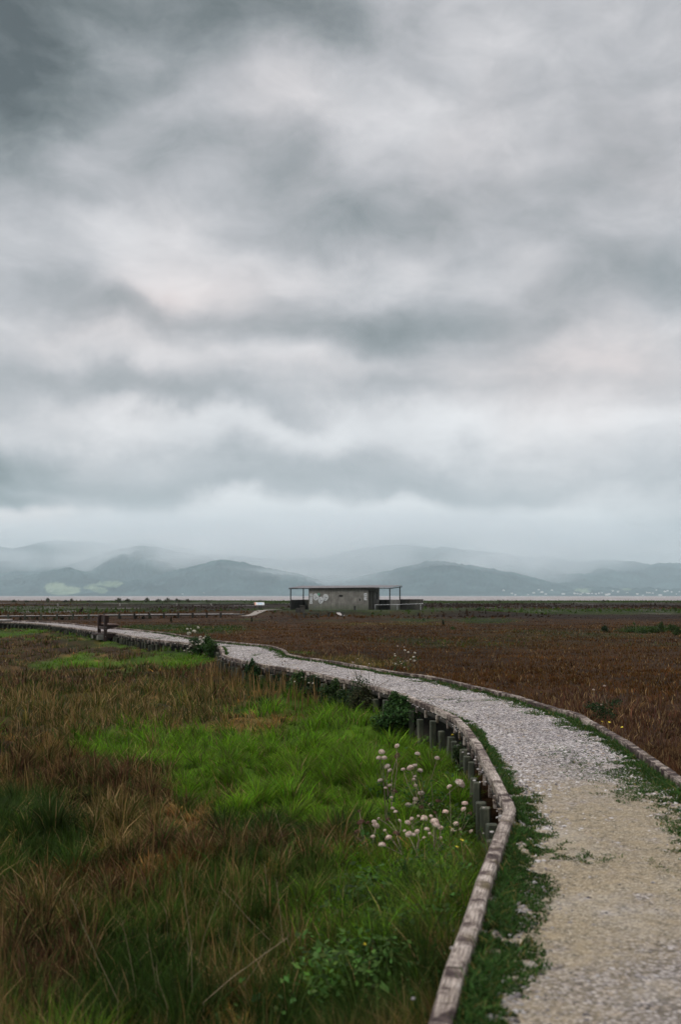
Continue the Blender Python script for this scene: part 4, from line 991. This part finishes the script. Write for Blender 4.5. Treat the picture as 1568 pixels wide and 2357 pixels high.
M_CONCB = flat('steel_bolt', (.42, .42, .42), .4, .5); M_SEATTOP = simple('worn_seat_wood', [(.3, (.09, .055, .046)), (.7, (.19, .13, .11))], 12, (1, .2, 1))
seat()

# ------------------------------------------------------------------ boardwalks and tracks further off
def far_boardwalk():
    a, b = FAR_A.copy(), FAR_B.copy(); t = (b - a).normalized(); n = Vector((-t.y, t.x, 0)); L = (b - a).length; ang = math.atan2(t.y, t.x); Rz = Matrix.Rotation(ang, 3, 'Z')
    root = empty('far_boardwalk', tuple(a), 0, label='long low boardwalk on dark posts crossing the marsh toward the hut', cat='boardwalk')
    P = lambda s, o, z: tuple(t * s + n * o + Vector((0, 0, z)))
    m = MB(); m.box(P(L / 2, .75, -.09), (L, 1.5, .05), Rz); m.build('deck', M_PALEDECK, root)
    m = MB(); m.box(P(L / 2, .0, -.12), (L, .05, .08), Rz); m.build('side_board', M_BOARD, root)
    sp = 1.28; k = 0
    while (k + 1) * sp < L:
        if k * sp > L * .42: m = MB(); m.box(P((k + .5) * sp, -.02, .0), (sp * .82, .09, .05), Rz); m.build('kerb_rail', M_PALEDECK, root)
        m = MB(); m.box(P(k * sp, -.09, -.15), (.14, .13, .46), Rz); m.build('post', M_POST if k * sp < L * .45 else M_BOARD, root); k += 1
    return root
M_TRACK = simple('sandy_track', [(.3, (.15, .13, .11)), (.7, (.30, .265, .23))], 3)
M_PALEDECK = simple('pale_decking', [(.3, (.20, .18, .165)), (.7, (.40, .37, .35))], 8)
far_boardwalk()
def strip(name, pts, wd, mat, z):
    Q = resample([Vector((p.x, p.y, 0)) for p in pts], 60); m = MB()
    for i in range(len(Q)):
        t = Q[min(i + 1, 59)] - Q[max(i - 1, 0)]; t /= np.linalg.norm(t)
        for s in (-.5, .5):
            ww = wd * (.8 + .4 * float(vnoise(i * .3, s, 3))); x, y = Q[i][0] - t[1] * ww * s, Q[i][1] + t[0] * ww * s
            m.v.append((x, y, float(ground_z(np.array([x]), np.array([y]))[0]) + z))
    for i in range(59): m.f.append((2 * i, 2 * i + 1, 2 * i + 3, 2 * i + 2))
    return tag(m.build(name, mat), kind='structure')
strip('path', [at_z(u, v, -.2) for u, v in ((560, 1414), (590, 1411.5), (620, 1408.5), (650, 1407), (675, 1406))], .9, M_TRACK, .05)
strip('path', [at_z(u, v, -.1) for u, v in ((778, 1409.5), (792, 1411), (806, 1411))], .45, M_PALEDECK, .03)
def low_edge():
    pts = [at_z(u, v, -.2) for u, v in ((60, 1392.5), (300, 1392.2), (420, 1391.6), (600, 1391.2), (735, 1391))]
    root = empty('low_timber_edge', tuple(pts[0]), 0, label='thin distant timber edge running across the flats below the sea', cat='timber edging')
    o = pts[0]; m = MB(); m.tube([p - o + Vector((0, 0, .05)) for p in pts], .07, 4); m.build('rail', M_DARKWOOD2, root)
    for f in (.1, .3, .5, .62, .8, .95):
        q = point_at(*walk(pts), f * walk(pts)[1][-1])[0]; m = MB(); m.box(Vector(q) - o + Vector((0, 0, .0)), (.25, .25, .5)); m.build('post', M_PALEDECK, root)
low_edge()
def corner_deck():
    c = at_z(-14, 1428.5, .1); root = empty('viewing_platform', tuple(c), 0, label='end of a dark timber platform with pale top at the left edge', cat='platform')
    m = MB(); m.box((0, .5, .02), (1.3, 1.6, .07), None, .01); m.build('deck', M_PALEDECK, root); m = MB(); m.box((0, .5, -.13), (1.25, 1.5, .2)); m.build('frame', M_BOARD, root)
corner_deck()

# ------------------------------------------------------------------ shrubs
ORD = ['first', 'second', 'third', 'fourth', 'fifth', 'sixth', 'seventh', 'eighth', 'ninth', 'tenth', 'eleventh', 'twelfth', 'thirteenth', 'fourteenth', 'fifteenth', 'sixteenth', 'seventeenth', 'eighteenth', 'nineteenth', 'twentieth']
def gz(x, y): return float(ground_z(np.array([x]), np.array([y]))[0])
_YS = np.linspace(3, 50, 1500); _US, _VS = proj(xL(_YS), _YS, np.full(1500, RT))
def rail_d(u):
    k = np.where(np.diff(np.sign(_US - u)))[0]
    return float(_YS[k[-1]]) if len(k) else 20.0
def shrub(u, vb, wpx, hpx, label, cat, group, col, n, leaf, cone=False, z=-.40, name='shrub', seed=1, lean=0, dep=.8, rail=0):
    c = at_z(u, vb, z) if not rail else at_d(u, vb, rail_d(u + rail * 60) - rail); c.z = gz(c.x, c.y) - .03; k = c.y / FPX; rx, hh = wpx * k / 2, hpx * k
    if rail: hh = at_d(u, vb - hpx, c.y).z - c.z
    root = empty(name, tuple(c), 0, label=label, cat=cat, group=group); r = np.random.default_rng(seed)
    m = 9 if not cone else 5; cs, rs = [], []
    for i in range(m):
        f = (i + .5) / m; wd = (1 - f * .85) if cone else math.sin(math.pi * (.18 + .75 * f)) 
        q = 1 if not cone else .3
        cs.append((r.uniform(-1, 1) * rx * .55 * wd * q + lean * f * rx, r.uniform(-1, 1) * rx * dep * .5 * wd, hh * (.12 + .72 * f))); rs.append((rx * .52 * max(wd, .35), rx * dep * .5 * max(wd, .35), hh * .24))
    o = leaf_cloud('foliage', cs, rs, n, leaf, col, r, M_LEAF, parent=root, var=.5, shell=.9 if rail else .35)
    s = MB()
    for i in range(5):
        q = cs[r.integers(0, m)]; s.tube([(q[0] * .1, q[1] * .1, -.05), (q[0] * .5, q[1] * .5, q[2] * .5), q], [k * 1.3, k * .8, k * .4], 4)
    s.build('stem', M_STEM, root); return root
M_DSTEM = simple('dark_stem', [(.3, (.035, .035, .018)), (.7, (.10, .09, .05))], 20)
M_STEM = simple('plant_stem', [(.3, (.11, .085, .055)), (.7, (.30, .235, .17))], 20)
DG = (.022, .050, .016)
shrub(915, 1705, 140, 112, 'dark green bush beside the path posts, above the pink flower heads', 'bush', None, (.034, .078, .020), 9000, .024, rail=0.45, name='bush', seed=3)
shrub(574, 1578, 66, 62, 'dark bush by the rail posts left of centre, behind the tan stalks', 'bush', None, (.022, .058, .018), 3600, .026, rail=0.30, name='bush', seed=4)
shrub(690, 1604, 80, 62, 'low dark weedy bush against the posts, left of the white flowered plants', 'bush', None, (.036, .075, .020), 2600, .024, rail=0.30, name='bush', seed=11)
shrub(775, 1626, 90, 66, 'low dark weedy bush under the rail, between the white flowered plants', 'bush', None, (.038, .072, .020), 3000, .022, rail=0.30, name='bush', seed=12)
shrub(838, 1650, 90, 76, 'brownish green bush under the rail, just left of the large dark bush', 'bush', None, (.045, .05, .022), 3000, .022, rail=0.30, name='bush', seed=13)
shrub(480, 1512, 80, 52, 'dark green bush below the white wildflowers at the path bend', 'bush', None, (.034, .078, .018), 3000, .030, rail=0.30, name='bush', seed=14)
shrub(1062, 1775, 70, 66, 'small weedy bush at the foot of the near posts, beside the pink flower heads', 'bush', None, (.035, .06, .018), 1600, .018, rail=0.30, name='bush', seed=15)
shrub(1021, 1438, 13, 14, 'small dark conical shrub on the brown marsh right of centre', 'shrub', None, (.02, .03, .018), 500, .035, True, seed=5)
shrub(1043, 1450, 17, 9, 'low spreading green shrub just right of the small conical one', 'shrub', None, (.05, .08, .02), 500, .03, seed=6)
shrub(1104, 1409, 26, 13, 'rounded green shrub on the grass strip right of the hut', 'shrub', None, (.028, .06, .02), 900, .05, seed=7)
shrub(976, 1429, 8, 7, 'tiny green shrub below the porch of the hut', 'shrub', None, (.03, .07, .02), 300, .03, seed=8)
shrub(1394, 1458, 20, 18, 'dark round shrub left of the long shrub row', 'shrub', None, (.022, .045, .018), 1200, .03, seed=9)
ROWL = ['low shrub at the left end of the shrub row right of the marsh', 'second shrub from the left in the shrub row, low and wide', 'third shrub from the left in the shrub row', 'tallest shrub of the row, with a rounded top', 'shrub just right of the tallest one in the row', 'shrub cut by the right edge, nearer than the row']
for i, (u, vb, wp, hp) in enumerate(((1452,1457,32,11),(1480,1458,34,13),(1508,1458,34,17),(1525,1457,36,26),(1547,1455,34,20),(1562,1463,30,22))):
    shrub(u, vb, wp, hp, ROWL[i], 'shrub', 'row of shrubs at the right edge', (.040, .07, .018), 1300, .03, seed=20 + i)
shrub(1461, 1440, 9, 9, 'small pale green shrub behind the long shrub row', 'shrub', None, (.06, .10, .03), 300, .03, seed=40)
shrub(393, 1432, 11, 14, 'small dark conical shrub in front of the far boardwalk', 'shrub', None, (.02, .028, .014), 500, .035, True, seed=41)
shrub(579, 1431, 10, 12, 'small dark shrub on a green patch below the hut path', 'shrub', None, (.02, .028, .015), 500, .035, True, seed=42)
shrub(183, 1413, 17, 17, 'dead brown leaning tussock on the flats above the seat', 'tussock', None, (.05, .03, .02), 900, .05, True, name='tussock', seed=43, lean=.8)
for i, (u, wp, hp) in enumerate(sorted(((31,16,6),(109,12,11),(150,14,6),(164,9,10),(272,22,11),(293,18,9),(337,18,11),(365,20,8),(385,26,11),(408,24,9),(432,22,8),(60,14,5),(205,14,5),(480,18,5),(1150,10,5),(1390,12,5)))):
    shrub(u, 1386.5, wp, hp, ORD[i] + ' olive shrub from the left on the shoreline before the sea', 'shrub', 'shrubs dotted along the shoreline', [(.055, .06, .028), (.03, .045, .02)][i % 2 if i < 4 else 0], 420, .14, z=-.32, seed=50 + i)
for i, (u, v) in enumerate(sorted(((75,1424),(85,1426),(104,1425),(125,1427),(142,1426),(160,1427),(195,1426),(236,1421),(250,1422),(312,1424),(330,1424),(345,1425),(200,1422),(60,1425),(22,1423),(46,1427),(274,1424)))):
    shrub(u, v, 9 + i % 4 * 2, 7 + i % 3 * 2, ORD[i] + ' olive tussock from the left in front of the far boardwalk', 'tussock', 'tussocks along the far boardwalk', (.045, .055, .02), 260, .04, name='tussock', seed=80 + i)

# ------------------------------------------------------------------ wildflowers with pale domed heads
def head_mesh(name, r, pal, dome=.75, n=130):
    V, F, C = [], [], []; ga = math.pi * (3 - 5 ** .5)
    for i in range(n):
        f = (i + .5) / n; ph = math.acos(1 - f * 1.35); a = i * ga
        d = np.array((math.sin(ph) * math.cos(a), math.sin(ph) * math.sin(a), math.cos(ph)))
        p = d * (1 + r.normal(0, .06)) * np.array((1, 1, dome)); s = .17 * r.uniform(.7, 1.3)
        t = np.cross(d, r.normal(0, 1, 3)); t /= np.linalg.norm(t); b = np.cross(d, t)
        k = len(V); V += [p + t * s, p + b * s, p - t * s, p - b * s, p - d * s * .9, p + d * s * .35]
        F += [(k, k + 1, k + 5), (k + 1, k + 2, k + 5), (k + 2, k + 3, k + 5), (k + 3, k, k + 5), (k, k + 4, k + 1), (k + 2, k + 4, k + 3)]
        c = np.array(pal[r.integers(0, len(pal))]) * r.uniform(.8, 1.15); C += [c] * 6
    me = bpy.data.meshes.new(name); me.from_pydata([tuple(q) for q in V], [], F)
    at = me.attributes.new('col', 'FLOAT_COLOR', 'POINT'); at.data.foreach_set('color', np.array([list(np.clip(c, 0, .9)) + [1] for c in C], np.float32).reshape(-1))
    me.materials.append(M_PETAL); return me
M_PETAL = leaf_mat('petals', .3, .7, .1)
hr = np.random.default_rng(90)
HEADS = {'pink': [head_mesh('flower_head', hr, [(.70,.58,.49),(.78,.69,.60),(.56,.40,.34)]) for _ in range(3)],
         'white': [head_mesh('flower_head', hr, [(.70,.68,.58),(.60,.55,.42),(.74,.72,.66)]) for _ in range(3)],
         'brown': [head_mesh('flower_head', hr, [(.14,.075,.055),(.20,.11,.08),(.09,.05,.04)], .7, 80) for _ in range(2)]}
def plant(u, vb, z, heads, label, group=None, zoomf=None, dj=.35, mat=None, name='wildflower', hub=.35, seed=0, thick=.004, leaves=0, lcol=(.03, .08, .02), category='wildflower', dd=None):
    """heads: (u, v, radius px, kind)"""
    c = at_z(u, vb, z) if dd is None else at_d(u, vb, rail_d(u) - dd); c.z = gz(c.x, c.y) - .02; r = np.random.default_rng(seed)
    root = empty(name, tuple(c), 0, label=label, cat=category, group=group); st = MB()
    pts = []
    for (a, b, rp, kind) in heads:
        d = c.y + r.uniform(-dj, dj) - (0 if dd is None else .22); p = at_d(a, b, d) - c; pts.append((p, rp * d / FPX, kind))
    H = max(p.z for p, _, _ in pts); ns = max(2, min(5, len(pts) // 4)); mains = []
    order = sorted(pts, key=lambda q: q[0].x)
    for i in range(ns):
        g = order[i * len(order) // ns:(i + 1) * len(order) // ns]
        if not g: continue
        m = sum((q[0] for q in g), Vector()) / len(g); zt = min(q[0].z for q in g)
        fork = Vector((m.x * .55, m.y * .55, max(.08, min(m.z * .6, zt * .8)))); b0 = Vector((r.uniform(-.03, .03), r.uniform(-.03, .03), 0))
        st.tube([b0, b0.lerp(fork, .5) + Vector((r.normal(0, .012), 0, 0)), fork], [thick * 1.3, thick * 1.1, thick * .9], 5)
        for (p, rad, kind) in g:
            mid = fork.lerp(p, .55) + Vector((r.normal(0, .02), r.normal(0, .02), .02)); st.tube([fork, mid, p], [thick * .8, thick * .6, thick * .45], 4)
    st.build('stem', mat or M_STEM, root)
    for (p, rad, kind) in pts:
        me = HEADS[kind][r.integers(0, len(HEADS[kind]))]; o = bpy.data.objects.new('flower_head', me); COL.objects.link(o); o.parent = root
        o.location = p; s = rad * r.uniform(.85, 1.1); o.scale = (s, s, s); o.rotation_euler = (r.normal(0, .35), r.normal(0, .35), r.uniform(0, 6))
    if leaves:
        leaf_cloud('foliage', [(r.normal(0, .10), r.normal(0, .1), H * f) for f in (.12, .25, .4, .55)], [(.17, .15, H * .14)] * 4, leaves, .016 + c.y * .0004, lcol, r, M_LEAF, parent=root)
    return root
zz = lambda x, y: (752.6 + .32 * x, 1630.7 + .32 * y)
H1 = [(505,270,22),(395,313,20),(375,357,20),(413,357,18),(507,340,20,'b'),(652,327,26),(795,357,22),(435,418,18),(453,447,18),(635,410,20),(603,428,20),(550,440,18),(672,448,18),(633,490,14),(626,512,14),(640,553,16),(385,520,18),(453,555,14),(422,573,12),(465,640,10),
      (680,610,24),(640,655,25),(640,685,22),(588,697,22),(748,697,22),(883,563,22),(958,541,30),(995,685,24),(985,725,18),(475,722,14),(495,744,16),(490,600,18,'b'),(680,712,20,'b'),(800,668,18,'b'),(372,792,12),(340,815,14),(353,843,22),(417,876,14),(525,808,18),(583,822,22),
      (703,790,20),(750,775,16),(775,815,26),(590,905,26),(650,885,20),(720,870,18),(790,840,24),(445,930,22),(398,983,26),(332,922,14),(500,900,20,'b'),(930,830,16),(915,880,18),(855,745,16),(245,820,24,'b'),(297,822,20,'b'),(215,890,16,'b'),(870,935,18,'b'),(1040,885,12),(960,870,14),
      (610,795,14),(660,775,14),(690,800,14),(820,860,18),(740,900,14),(560,880,16),(625,910,14),(1030,760,16,'b'),(780,750,16,'b'),(440,800,16,'b'),(235,740,14,'b'),(700,930,14),(820,930,14),(230,940,14,'b')]
roots = [(805, 1320), (680, 1330), (600, 1120), (745, 900), (900, 1060), (330, 1150), (440, 900)]
lists = [[] for _ in roots]; r_head = random.Random(3)
for h in H1:
    x, y = h[0], h[1]
    if y < 560: k = 6 if x < 520 else 3
    elif y < 730: k = 3 if 560 < x < 850 else (4 if x >= 850 else 6)
    elif x < 360: k = 5
    elif x < 560: k = 1 if y > 860 else 2
    elif x < 720: k = 2 if y < 860 else 1
    elif x < 840: k = 0
    else: k = 4
    a, b = zz(x, y); lists[k].append((a, b, h[2] * .32 * r_head.uniform(.75, 1.2), 'brown' if len(h) > 3 else 'pink'))
labs = ['tall pale stemmed wildflower with pink domed heads, nearest the rail, forking from its base', 'leaning wildflower with pink heads on long bare stems, lowest of the pink flower clump',
        'wildflower with crowded small pink heads in the middle of the clump', 'tall wildflower with large pink heads rising over bright green grass', 'pink headed wildflower closest to the timber posts',
        'low dry wildflower with brown seed heads at the left of the pink clump', 'tall wildflower with pale heads, upper left of the pink clump']
for i, (rt, hs) in enumerate(zip(roots, lists)):
    a, b = zz(*rt); plant(a, b, -.58, hs, labs[i], 'pink headed wildflowers beside the rail', seed=100 + i, leaves=140, thick=.0045, dj=.25)
w2 = lambda x, y: ((0 + x * .6378) * .6272, (2250 + y * .6378) * .6272)
H2 = [(1077,92,7),(1097,91,6),(1140,83,7),(1115,103,8),(1123,107,7),(1080,120,9),(1090,115,8),(1153,137,8),(1172,145,7),(1183,138,7),(1205,145,7),(1150,152,7),(1162,157,7),(1195,160,7),(1210,158,6),(1168,165,7),(1150,178,7),(1185,176,6),(1130,180,6),(1105,165,5),(1095,190,5),
      (1220,172,5),(1140,205,6),(1160,232,6),(1175,238,6),(1122,172,6),(1100,238,5),(1200,185,5),(1080,205,5),(1088,222,4),(1060,215,4),(1225,200,4),(1245,197,4)]
for j, (sl, rt, lab) in enumerate(((slice(0, 7), (1125, 262), 'tall wildflower with white heads standing left of the path bend'), (slice(7, 17), (1165, 258), 'bushy wildflower crowded with white heads beside the path bend'), (slice(17, 33), (1145, 272), 'low wildflower with small white heads below the path bend'))):
    a, b = w2(*rt); plant(a, b, -.6, [w2(x, y) + (r_ * .42, 'white') for x, y, r_ in H2[sl]], lab, 'white wildflowers at the path bend', seed=120 + j, leaves=1500, thick=.006, dj=.25, dd=.5)
w3 = lambda x, y: ((1300 + x * .19133) * .6272, (2250 + y * .19133) * .6272)
H3 = [(838,635,14,'pink'),(960,652,12,'pink'),(978,715,22,'white'),(1043,752,24,'white'),(1168,766,26,'white'),(782,785,16,'white'),(788,822,20,'white'),(1145,843,28,'white'),(945,828,14,'brown'),(955,880,22,'brown'),(1088,888,18,'white'),(1160,915,24,'white'),(888,928,12,'white'),(792,975,22,'white'),(910,968,18,'pink'),(963,1045,16,'white'),(748,960,10,'pink'),(668,940,10,'brown'),(1022,916,10,'pink')]
for j, (sl, rt, lab) in enumerate(((H3[0::2], (830, 1080), 'dry wildflower with cream heads and pale forked stalk behind the right rail'), (H3[1::2], (1010, 1090), 'cream headed wildflower among green leaves just behind the right rail'))):
    a, b = w3(*rt); plant(a, b, -.40, [w3(x, y) + (r_ * .12, k) for x, y, r_, k in sl], lab, 'cream wildflowers behind the right rail', seed=130 + j, leaves=90, thick=.0035, dj=.3)
w4 = lambda x, y: ((1300 + x * .7653) * .6272, (2400 + y * .7653) * .6272)
for j, (hs, rt, lab) in enumerate((([(1150,172,7,'pink'),(1188,243,5,'pink'),(1180,215,6,'brown'),(1165,228,5,'brown')], (1185, 325), 'dark leafy wildflower with two pink heads beyond the right rail'),
                                   ([(1202,154,7,'pink'),(1128,250,5,'pink'),(1215,190,6,'brown'),(1240,205,5,'brown')], (1205, 320), 'taller wildflower with one pink head and brown seed heads beyond the right rail'))):
    a, b = w4(*rt); plant(a, b, -.40, [w4(x, y) + (r_ * .48, k) for x, y, r_, k in hs], lab, 'wildflowers in the marsh right of the path', seed=140 + j, leaves=420, thick=.004, dj=.2, lcol=(.02, .045, .015))
w5 = lambda x, y: ((700 + x * .5102) * .6272, (2200 + y * .5102) * .6272)
H5 = [((1200,560), [(1168,455,9,'pink'),(1150,478,8,'pink'),(1185,483,8,'pink'),(1232,495,7,'pink'),(1285,463,6,'pink'),(1203,426,5,'pink'),(1312,577,7,'brown'),(1345,592,6,'brown'),(1420,587,6,'brown'),(1330,530,5,'brown')], (1240, 680), 'dark many stemmed wildflower with brown seed heads rising over the near rail'),
      (0, [(675,445,9,'brown'),(662,470,6,'brown'),(710,478,6,'brown'),(770,495,7,'pink'),(700,515,6,'pink')], (715, 620), 'thin wildflower with green and brown seed heads over the near rail'),
      (0, [(850,600,8,'white'),(880,603,7,'white'),(860,515,6,'white'),(913,455,6,'white'),(850,540,7,'white'),(905,555,6,'white'),(945,590,6,'white')], (890, 690), 'white flowered plant against the rail posts'),
      (0, [(965,580,6,'white'),(1048,598,6,'white'),(1010,640,5,'white'),(748,590,7,'white'),(800,560,5,'white')], (970, 720), 'low white flowered plant in dark leaves below the rail'),
      (0, [(355,330,4,'brown'),(480,418,5,'brown'),(585,415,4,'brown'),(380,400,4,'brown')], (440, 560), 'thin dry plant with tiny brown heads over the far bend of the rail'),
      (0, [(1130,560,6,'brown'),(1165,590,6,'brown'),(1100,575,5,'brown'),(1208,610,6,'white'),(1185,640,6,'white')], (1150, 730), 'brown seeded plant leaning on the rail posts')]
for j, (_, hs, rt, lab) in enumerate(H5):
    a, b = w5(*rt); plant(a, b, -.6, [w5(x, y) + (r_ * .28, k) for x, y, r_, k in hs], lab, 'wild plants growing against the rail posts', seed=150 + j, leaves=[900, 300, 1200, 1200, 160, 900][j], thick=.0055 if j == 0 else .004, dj=.12, dd=.30, mat=M_DSTEM, lcol=(.022, .045, .015))
# ------------------------------------------------------------------ small yellow flowers
def buttercups():
    pts = [(904,2112),(1000,2146),(958,2200),(1160-130,2228),(1079-215,2230),(900,1870+30),(1036,1903),(1062,1934),(1052,1951),(993,2017),(1035,2019)]
    b8 = lambda x, y: ((1300 + x * .7653) * .6272, (2900 + y * .7653) * .6272)
    L = [b8(*q) for q in ((460,178),(517,240),(494,275),(355,602),(182,635),(278,738),(47,738),(485,415),(365,422))] + [zz(668, 352), zz(905, 190), zz(962, 222), zz(980, 385)]
    L += [w5(*q) for q in ((1250,715),(1262,712),(1290,714),(92,434),(730,380))]
    R_ = [((1300 + x * .7653) * .6272, (2400 + y * .7653) * .6272) for x, y in ((692,165),(898,184),(1190,325),(1225,328),(1287,352))]
    me = None; L.sort(key=lambda q: -q[1]); R_.sort(key=lambda q: -q[1])
    for i, (u, v) in enumerate(L + R_):
        right = i >= len(L); zc = -.22 if not right else -.12
        p = at_z(u, v, zc); g = gz(p.x, p.y)
        root = empty('yellow_flower', (p.x, p.y, g), 0, label=(ORD[i] + ' nearest of the tiny yellow flowers in the weeds left of the rail') if not right else (ORD[i - len(L)] + ' nearest of the tiny yellow flowers just behind the right rail'), cat='flower', group='small yellow flowers ' + ('behind the right rail' if right else 'in the left bank'))
        m = MB(); m.tube([(0, 0, 0), (0, 0, p.z - g)], .002, 4); m.build('stem', M_DSTEM, root)
        if me is None:
            q = MB()
            for k in range(9):
                a = k * 2 * math.pi / 9; c, s = math.cos(a), math.sin(a); q.add([(0, 0, 0), (c * .6 - s * .3, s * .6 + c * .3, .25), (c, s, .3), (c * .6 + s * .3, s * .6 - c * .3, .25)], [(0, 1, 2, 3)])
            q.tube([(0, 0, -.1), (0, 0, .25)], [.15, .3], 7)
            o = q.build('flower_head', flat('yellow_petal', (.62, .50, .03), .6), root); me = o.data
        else: o = bpy.data.objects.new('flower_head', me); COL.objects.link(o); o.parent = root
        o.location = (0, 0, p.z - g); sc = .011 + p.y * .0006; o.scale = (sc, sc, sc); o.rotation_euler = (.5, 0, i)
buttercups()

# ------------------------------------------------------------------ tall dry stalks in the near grass
def stalks():
    g7 = lambda x, y: ((x * .8291) * .6272, (2900 + y * .8291) * .6272)
    S7 = [([(520,930),(430,740),(360,590),(318,480)], 'long straight tan stalk leaning left in the near grass', 2.6), ([(600,880),(575,740),(540,580)], 'pale tan stalk at the lower left, right of the long leaning one', 2.2), ([(690,860),(672,750),(650,640)], 'short tan stalk left of the tall upright stalks', 2),
          ([(850,880),(845,660),(815,470),(797,370)], 'tall upright tan stalk in the middle of the near grass', 2.6), ([(880,760),(905,640),(940,550),(968,470)], 'tan stalk leaning right beside the tall upright one', 2.4), ([(1195,665),(1100,570),(1035,495),(985,440)], 'golden stalk slanting up to the left', 2.2),
          ([(1175,520),(1180,420),(1172,335)], 'thin upright pale stalk with forked tip', 2.2), ([(1260,700),(1245,600),(1232,480),(1224,400)], 'upright pale stalk right of the forked one', 2.6), ([(1258,240),(1240,170),(1224,112)], 'short white stalk over the dark grass', 3.0),
          ([(900,940),(1020,835),(1150,740),(1270,655)], 'thick bleached stalk lying slanted across the near grass', 4.0), ([(1300,760),(1285,700),(1270,655)], 'short tan stalk below the slanted bleached one', 2.4), ([(740,570),(728,520)], 'short golden stalk tip in the dark grass', 2),
          ([(1085,850),(1130,790),(1175,715)], 'green stalk beside the bleached one', 3), ([(1020,760),(1050,640),(1060,600)], 'faint stalk left of the slanted bleached one', 2), ([(830,800),(835,700),(826,650)], 'second short stalk behind the tall upright one', 2.4),
          ([(740,960),(720,900),(700,850),(690,790)], 'curved tan stalk near the bottom of the photo', 3)]
    for i, (pt, lab, wd) in enumerate(S7):
        a, b = g7(*pt[0]); base = at_z(a, b, -.36); d = base.y; ps = [at_d(*g7(*q), d) for q in pt]
        g = gz(base.x, base.y); ps = [Vector((ps[0].x, ps[0].y, g))] + ps if ps[0].z > g + .03 else ps
        o0 = ps[0].copy(); m = MB(); rad = wd * .5 * .52 * d / FPX
        m.tube([p - o0 for p in ps], [rad * (1 - .45 * k / len(ps)) for k in range(len(ps))], 5)
        tip = ps[-1] - o0; dr = (ps[-1] - ps[-2]).normalized()
        for k in range(3): m.tube([tip - dr * .02 * k, tip - dr * .02 * k + Vector((random.uniform(-.025, .025), 0, .03))], [rad * .5, rad * .2], 3)
        o = m.build('dry_stalk', M_STRAW); o.location = o0; tag(o, lab, 'plant stalk', 'tall dry stalks in the near grass')
M_STRAW = simple('bleached_straw', [(.3, (.17, .12, .065)), (.7, (.38, .30, .19))], 14)
stalks()

# ------------------------------------------------------------------ white houses across the bay
def houses():
    r = random.Random(12); first = None
    spots = [(1180+i*0, 0) for i in range(0)]
    for u in (1159,1178,1186,1215,1228,1240,1247,1256,1270,1296,1322,1329,1336,1341,1350,1354,1362,1371,1378,1385,1396,1401,1410,1422,1443,1466,1479,1488,1494,1502,1510,1519,1530,1536,1545,1556,1563, 212, 250, 383, 421, 470, 118, 96):
        d = 6050 + r.uniform(-40, 350); x = (u - 784) / FPX * d; z = r.choice([3, 5, 9, 16, 26]) + (d - 6000) * .03
        if first is None:
            first = empty('house', (x, d, z), 0, label='tiny white house on the far shore under the hills', cat='house', group='white houses across the bay')
            m = MB(); m.box((0, 0, 0), (12, 9, 7)); m.build('wall', M_HWALL, first)
            m = MB(); m.v = [(-6.6, -5, 3.52), (6.6, -5, 3.52), (6.6, 5, 3.52), (-6.6, 5, 3.52), (-6.2, 0, 6.4), (6.2, 0, 6.4)]; m.f = [(0, 1, 5, 4), (2, 3, 4, 5), (0, 4, 3), (1, 2, 5), (3, 2, 1, 0)]; m.build('roof', M_HROOF, first); h = first
        else:
            h = copy_tree(first); h.location = (x, d, z)
        s = r.uniform(.45, 1.0); h.scale = (s * r.uniform(.8, 1.7), s, s); h.rotation_euler = (0, 0, r.uniform(-.5, .5))
M_HWALL = flat('white_house_wall', (.66, .65, .62)); M_HROOF = flat('house_roof', (.40, .38, .36))
houses()
